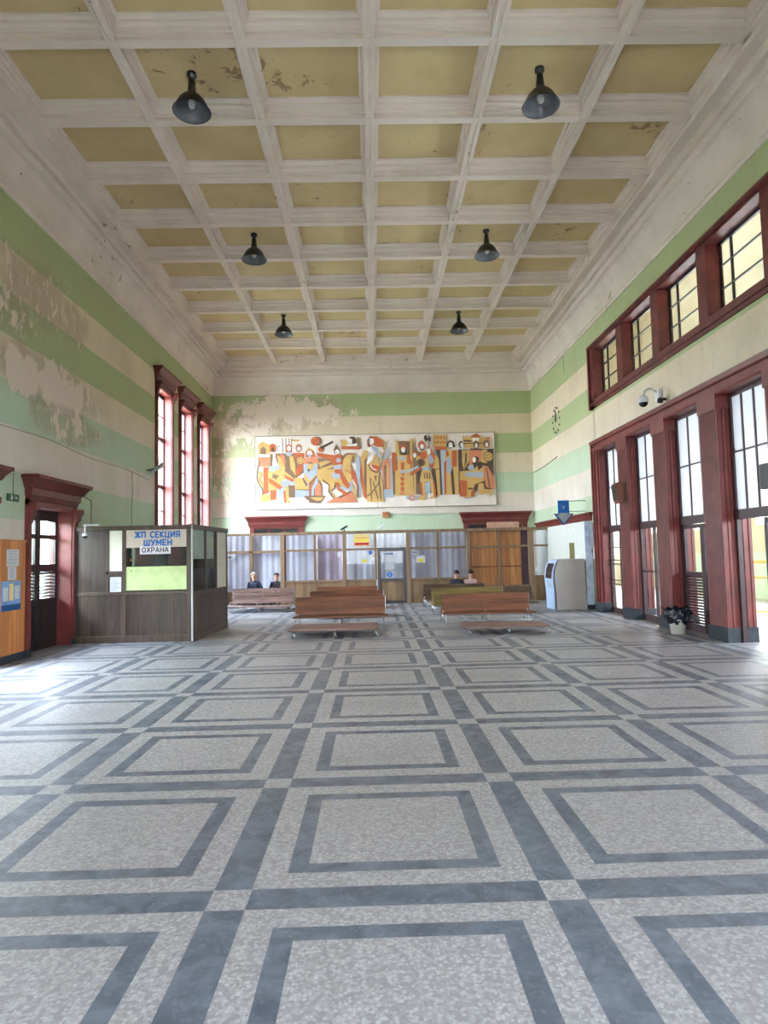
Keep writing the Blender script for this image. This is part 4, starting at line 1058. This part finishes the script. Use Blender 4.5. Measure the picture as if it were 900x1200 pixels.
bench(1.54,3.45,20.4,'bench_dk','dark brown slatted bench third in the right row near the partition')
bench(-4.42,-2.52,20.45,'bench_dull','weathered slatted bench at far left in front of the seated pair',open_slats=True)

# ------------------------------------------------------------------ kiosk
k=empty('info_kiosk',(5.46,18.0,0)); tag(k,'beige and pale blue self-service kiosk with curved front by the right wall','kiosk')
sidep=[(-.42,0),(.42,0),(.38,1.40),(-.29,1.40),(-.36,1.30),(-.43,1.12),(-.46,.9),(-.455,.75),(-.43,.5)]
MB().prism(sidep,'y',-.0,.03).build('side_panel',M['kiosk'],k); MB().prism(sidep,'y',.82,.85).build('side_panel',M['kiosk'],k)
inner=[(x+(.015 if x<0 else -.01),z*.995) for x,z in sidep]
b=MB().prism(inner,'y',.03,.82); b.build('cabinet',M['kiosk'],k)
def strip(z0,z1,off,mat,name,y0=.0,y1=.85):
    def xs(z):
        pts=[(1.40,-.29),(1.30,-.36),(1.12,-.43),(.9,-.46),(.75,-.455),(.5,-.43),(0,-.42)]
        for (a,xa),(c,xc) in zip(pts[:-1],pts[1:]):
            if c<=z<=a: return xa+(xc-xa)*(a-z)/(a-c)
        return -.42
    n=14; rs=[]
    for j in range(n+1):
        z=z0+(z1-z0)*j/n; x=xs(z)-off; rs.append([(x,y0,z),(x+.03,y0,z),(x+.03,y1,z),(x,y1,z)])
    MB().rings(rs).build(name,M[mat],k)
strip(0,1.39,.06,'kioskf','front_shell',.03,.86); strip(.86,1.28,.068,'screen','screen',.1,.72); strip(.60,.80,.066,'arrowgrey','keypad_shelf',.2,.6)
MB().bev(-.40,.42,.01,.84,0,.03).build('base',M['black'],k)

# arrow sign
a=empty('arrow_sign',(5.47,18.5,2.71)); tag(a,'hanging blue sign with a grey downward arrow on the right wall','sign')
MB().bev(-.16,.16,-.02,.02,-.02,.36,.004).build('sign_box',M['blue'],a)
MB().prism([(-.29,-.02),(.29,-.02),(0,-.35)],'y',-.018,.018).build('arrow_head',M['arrowblue'],a)
MB().prism([(-.22,-.045),(-.13,-.045),(-.13,.0),(.13,.0),(.13,-.045),(.22,-.045),(0,-.30)],'y',-.022,-.017).build('arrow_face',M['arrowgrey'],a)
b=MB().tube([(.16,0,.34),(.64,0,.34)],.008); b.tube([(.16,0,.04),(.64,0,.04)],.008); b.build('bracket',M['black'],a)
MB().prism([(-.05,.2),(.05,.2),(0,.1)],'y',-.023,-.019).build('emblem',M['arrowgrey'],a)

# clock marks on right wall
ck=empty('wall_clock',(XR,21.05,5.92)); tag(ck,'wall clock of bare black hour marks and hands on the right wall','clock')
for j in range(12):
    an=j*PI/6; y,z=math.sin(an)*.40,math.cos(an)*.42
    Mx=Matrix.Translation((-.015,y,z))@Matrix.Rotation(-an,4,'X')
    MB().bev(-.01,.01,-.022,.022,-.035,.035,.005,0,Mx).build('hour_mark',M['ink'],ck)
MB().bev(-.03,-.015,-.02,.02,-.05,.34,.005).build('minute_hand',M['ink'],ck)
Mx=Matrix.Rotation(.12,4,'X'); MB().bev(-.045,-.03,-.025,.025,-.05,.22,.005,0,Mx).build('hour_hand',M['ink'],ck)

# right wall: lintel, white boxing, olive panel
b=MB(); hood(b,XR,-1,18.0,24.0,2.45,.24,.45)
l=struct(b.build('trim_16',M['red']))
o=empty('white_boxing',(XR,19.4,0)); struct(o)
b=MB(); b.box(-.2,0,-1.35,3.9,.12,2.44); b.build('panel',M['whitewall'],o)
MB().box(-.21,-.2,-.35,.12,1.2,1.86).build('niche',M['olive'],o)
MB().box(-.215,0,-1.37,-1.35,.12,2.44).build('end_board',plain('pale_blue_board',srgb(196,212,236),.5),o)
MB().box(-.22,0,-1.36,3.9,0,.12).build('plinth',M['plinth'],o)
o=MB().box(XR-.03,XR,17.55,17.95,.15,1.38).build('cupboard_door',M['olive']); tag(o,'olive painted low panel between the kiosk and the glazing','panel')
o=empty('telephone_hood',(XR,17.75,1.75)); tag(o,'dark narrow box on the right wall above the olive panel','box')
MB().bev(-.12,0,-.13,.13,-.05,.62,.01).build('body',M['print'],o)
MB().tube([(-.10,0,-.05),(-.14,0,-.12),(-.10,0,-.16)],.012).build('hook',M['ink'],o)

# speaker on pilaster, gooseneck cameras, tv
s_=empty('wall_speaker',(5.97,15.3,2.96)); tag(s_,'brown box loudspeaker mounted on a red pilaster','speaker')
b=MB().prism([(-.02,-.22),(-.02,.22),(-.18,.25),(-.24,.2),(-.20,-.18),(-.15,-.25)],'y',-.13,.13); b.build('cabinet',M['brownbox'],s_)
MB().prism([(-.245,.19),(-.205,-.17),(-.21,-.17),(-.25,.19)],'y',-.11,.11).build('grille',M['ink'],s_)
c=empty('security_camera',(XR,13.40,4.80)); tag(c,'white dome camera on a curved arm above the right-hand glazing','camera')
MB().bev(-.08,0,-.10,.10,-.10,.16,.01).build('mount',M['white'],c)
MB().tube([(-.06,0,.10),(-.16,-.02,.17),(-.28,-.06,.18),(-.38,-.1,.12),(-.42,-.12,.02)],.022).build('arm',M['white'],c)
MB().lathe([(0,.06),(.06,.05),(.10,0),(.105,-.08),(.10,-.10)],(-.42,-.12,-.04),20).build('housing',M['white'],c)
MB().lathe([(.09,0),(.085,-.05),(.05,-.085),(.001,-.1)],(-.42,-.12,-.13),20).build('dome',M['ink'],c)
c2=empty('security_camera',(XR,13.15,4.66)); tag(c2,'black camera ball just below the white dome camera','camera')
MB().tube([(0,0,.04),(-.08,0,.04)],.03).build('mount',M['black'],c2)
MB().lathe([(0,.06),(.05,.04),(.065,0),(.05,-.05),(.001,-.065)],(-.12,0,.02),16).build('dome',M['black'],c2)
t=empty('display_screen',(5.58,8.97,2.62)); tag(t,'black display screen at the right edge of view hanging from a pilaster','screen')
MB().bev(-.02,.40,-.22,.22,-.19,.17,.01).build('housing',M['black'],t)
MB().box(-.024,-.02,-.2,.2,-.17,.15).build('screen',M['ink'],t)
MB().tube([(.40,0,0),(.46,0,0)],.02).build('bracket',M['black'],t)

# bin
w=empty('waste_bin',(5.74,12.35,0)); tag(w,'white bucket bin with a black bag by the glazed doors','bin')
MB().lathe([(0,.005),(.125,.005),(.155,.26),(.165,.265),(.165,.28),(.15,.28),(.12,.02),(0,.02)],n=28).build('bucket',M['bucket'],w)
vs=[];fs=[];n=40; prof=[(.155,.20),(.17,.25),(.19,.31),(.20,.38),(.17,.45),(.20,.50),(.15,.46),(.10,.38),(.03,.33)]
for i,(r_,z_) in enumerate(prof):
    for j in range(n):
        a=2*PI*j/n; wv=1+.12*math.sin(a*5+i)+.08*math.sin(a*11+i*2)
        wing=1+.35*abs(math.cos(a))**6*(1 if 2<=i<=6 else .2)
        vs.append((r_*wv*wing*math.cos(a),r_*wv*math.sin(a),z_+.02*math.sin(a*7+i)))
for i in range(len(prof)-1):
    for j in range(n): A_=i*n+j; B2=i*n+(j+1)%n; fs.append((A_,B2,B2+n,A_+n))
MB().add(vs,fs,0,True).build('bin_bag',M['bag'],w)

# brown bag beside the seated man
bg=empty('bag',(-4.48,22.3,.0)); tag(bg,'small brown bag on the bench left of the seated man','bag')

# ------------------------------------------------------------------ people
def lowb(x0,x1,y0,y1,label):
    return deck(x0,x1,y0,y1,.27,'bench_dk',label)
lowb(-4.75,-3.22,22.05,22.75,'dark low bench on which the pair is seated')
MB().bev(-.10,.10,-.08,.08,.27,.52,.03).build('body',M['brownbox'],bg); MB().tube([(-.05,0,.51),(-.03,0,.60),(.03,0,.60),(.05,0,.51)],.008).build('handle',M['ink'],bg)
def person(loc,rz,label,cloth,hairm,bald=False,lean=(0,0),arms='lap',zs=.30,cat='person'):
    r=empty('person',loc,rz); tag(r,label,cat)
    lx,ly=lean
    me=bpy.data.meshes.new('body'); V=[];E=[];R_=[]
    def v(p,rad,par=None):
        V.append(p); R_.append(rad); i=len(V)-1
        if par is not None: E.append((par,i))
        return i
    pel=v((0,0,zs+.08),.13); sp=v((lx*.3,ly*.3,zs+.24),.13,pel); ch=v((lx*.7,ly*.7,zs+.40),.145,sp); nb=v((lx,ly,zs+.52),.075,ch)
    nk=v((lx*1.1,ly*1.15,zs+.58),.05,nb); h0=v((lx*1.15,ly*1.25-.01,zs+.64),.07,nk); h1=v((lx*1.2,ly*1.3,zs+.72),.088,h0); h2=v((lx*1.2,ly*1.3+.01,zs+.78),.07,h1)
    hands=[]
    for s in (-1,1):
        hp=v((s*.10,-.04,zs+.06),.09,pel); kn=v((s*.14,-.42,zs+.09),.06,hp); an=v((s*.14,-.44,.09),.04,kn); ft=v((s*.15,-.58,.045),.035,an)
        sh=v((lx+s*.17,ly,zs+.47),.062,ch); el=v((lx*.6+s*.25,ly*.6-.06,zs+.24),.045,sh); wr=v((s*.12+lx*.5,-.28,zs+.22),.03,el); 
        pa=v((s*.08+lx*.5,-.34,zs+.21),.028,wr)
        hands.append((s,pa))
        for q in range(4):
            f1=v((s*.08+lx*.5+s*(-.03+.02*q),-.39,zs+.205),.009,pa); v((s*.08+lx*.5+s*(-.03+.02*q)-s*.005,-.42+.004*q,zs+.185),.008,f1)
        th=v((s*.04+lx*.5,-.35,zs+.225),.010,pa); v((s*.02+lx*.5,-.38,zs+.22),.009,th)
    me.from_pydata(V,E,[]); o=bpy.data.objects.new('body',me); COL.objects.link(o)
    md=o.modifiers.new('skin','SKIN'); sv=me.skin_vertices[0].data
    for i,rad in enumerate(R_): sv[i].radius=(rad*(1.15 if i in(1,2) else 1),rad)
    sv[0].use_root=True
    ss=o.modifiers.new('sub','SUBSURF'); ss.levels=2; ss.render_levels=2
    dg=bpy.context.evaluated_depsgraph_get(); dg.update()
    m2=bpy.data.meshes.new_from_object(o.evaluated_get(dg)); bpy.data.objects.remove(o); m2.name='body'
    m2.materials.clear()
    for mm in (M['skin'],M[cloth],M['trouser'],M['ink']): m2.materials.append(mm)
    for p in m2.polygons:
        c=p.center; p.use_smooth=True
        if c.z>zs+.555: p.material_index=0
        elif c.z<.10: p.material_index=3
        elif c.z<zs+.13 : p.material_index=2
        elif c.y<-.30: p.material_index=0
        else: p.material_index=1
    o=bpy.data.objects.new('body',m2); COL.objects.link(o); o.parent=r
    hc=Vector((lx*1.2,ly*1.3,zs+.72))
    for s in (-1,1):
        MB().lathe([(0.001,.013),(.010,.009),(.013,0),(.010,-.009),(.001,-.013)],hc+Vector((s*.03,-.080,.01)),10).build('eye',M['ink'],r)
        MB().lathe([(0.001,.03),(.012,.022),(.016,0),(.010,-.022),(.001,-.03)],hc+Vector((s*.088,.0,.0)),10).build('ear',M['skin'],r)
    b=MB().add([hc+Vector(p) for p in ((-.012,-.082,-.02),(.012,-.082,-.02),(0,-.112,-.022),(0,-.085,.025))],[(0,1,2),(0,2,3),(2,1,3),(0,3,1)]); b.build('nose',M['skin'],r)
    MB().bev(hc.x-.024,hc.x+.024,hc.y-.086,hc.y-.07,hc.z-.052,hc.z-.043,.003).build('mouth',M['signred'],r)
    vs=[];fs=[];n=24;m_=8
    for i in range(m_+1):
        ph=(PI*.62)*i/m_
        for j in range(n):
            a=2*PI*j/n; rad=.098
            front=max(0,-math.sin(a))
            phl=ph*(1-.42*front) if not bald else ph*(1-.55*front)
            vs.append(hc+Vector((rad*math.sin(phl)*math.cos(a),.006+rad*math.sin(phl)*math.sin(a),.02+rad*math.cos(phl)*(1.0))))
    for i in range(m_):
        for j in range(n): A_=i*n+j; B2=i*n+(j+1)%n; fs.append((A_,B2,B2+n,A_+n))
    MB().add(vs,fs,0,True).build('hair',M[hairm],r)
    return r
person((-4.0,22.3,0),.0,'white-haired seated person in a dark navy jacket leaning forward','jacket','grayhair',True,(-.06,-.10))
person((-3.34,22.66,0),.0,'seated dark-haired person beside the partition post at the left','darkcloth','darkhair',False,(-.02,-.08),zs=.12+.14)
person((2.62,20.74,0),PI-.2,'dark-haired person sitting low behind the right-hand benches','darkcloth','darkhair',False,(0,-.02),zs=.27)
person((3.08,20.76,0),.1+PI,'person in pale pink clothes beside the dark-haired one behind the right benches','blouse','darkhair',True,(0,-.02),zs=.27)

# ------------------------------------------------------------------ camera
cam=bpy.data.cameras.new('camera'); co=bpy.data.objects.new('camera',cam); COL.objects.link(co)
cam.sensor_fit='VERTICAL'; cam.sensor_height=36; cam.lens=761.4815/1200*36; cam.clip_end=200
Rv=Vector((0.9996295,-0.01593695,-0.02206536)); Uv=Vector((0.02094182,-0.06752207,0.99749798)); Fv=Vector((0.01738697,0.99759049,0.0671633))
Mr=Matrix((Rv,Uv,-Fv)).transposed().to_4x4(); Mr.translation=Vector((0,0,1.6)); co.matrix_world=Mr
S.camera=co

# ------------------------------------------------------------------ light
wd=bpy.data.worlds.new('sky'); S.world=wd; wd.use_nodes=True; nt=wd.node_tree
bgn=nt.nodes['Background']
tc=nd(nt,'ShaderNodeTexCoord'); sp=nd(nt,'ShaderNodeSeparateXYZ'); nt.links.new(tc.outputs['Generated'],sp.inputs[0])
c_=mix(nt,step(nt,sp.outputs[2],-.05,.7),(.84,.92,1.0,1),(.68,.83,1.0,1)); nt.links.new(c_,bgn.inputs[0])
st_=nd(nt,'ShaderNodeMapRange',interpolation_type='SMOOTHSTEP'); nt.links.new(sp.outputs[0],st_.inputs[0]); st_.inputs[1].default_value=-.85; st_.inputs[2].default_value=-.1; st_.inputs[3].default_value=64; st_.inputs[4].default_value=36; nt.links.new(st_.outputs[0],bgn.inputs[1])
def portal(loc,rot,sx,sy):
    l=bpy.data.lights.new('daylight_portal','AREA'); l.shape='RECTANGLE'; l.size=sx; l.size_y=sy; l.cycles.is_portal=True
    o=bpy.data.objects.new('daylight_portal',l); COL.objects.link(o); o.location=loc; o.rotation_euler=rot
RX_=(0,PI/2,0); LX_=(0,-PI/2,0)
portal((6.62,7.2,2.15),RX_,4.3,19.6)      # right glazing; light leaves along -z of the lamp -> -x
portal((6.62,7.6,6.4),RX_,1.5,19.8)
for (a,c,z0,z1) in LW: portal((-6.42,(a+c)/2,(z0+z1)/2),LX_,z1-z0,c-a)
portal((-6.42,9.35,1.3),LX_,2.6,7.6)
portal((.05,YF-.42,2.3),(PI/2,0,0),4.9,2.6)
S.view_settings.view_transform='Standard'; S.view_settings.look='None'; S.view_settings.gamma=1; S.view_settings.exposure=0.22
S.view_settings.use_curve_mapping=False
S.cycles.max_bounces=14; S.cycles.diffuse_bounces=8; S.cycles.glossy_bounces=4; S.cycles.transparent_max_bounces=16
S.cycles.caustics_reflective=False; S.cycles.caustics_refractive=False
S.cycles.sample_clamp_indirect=8
S.cycles.use_denoising=True
S.cycles.denoising_prefilter='ACCURATE'
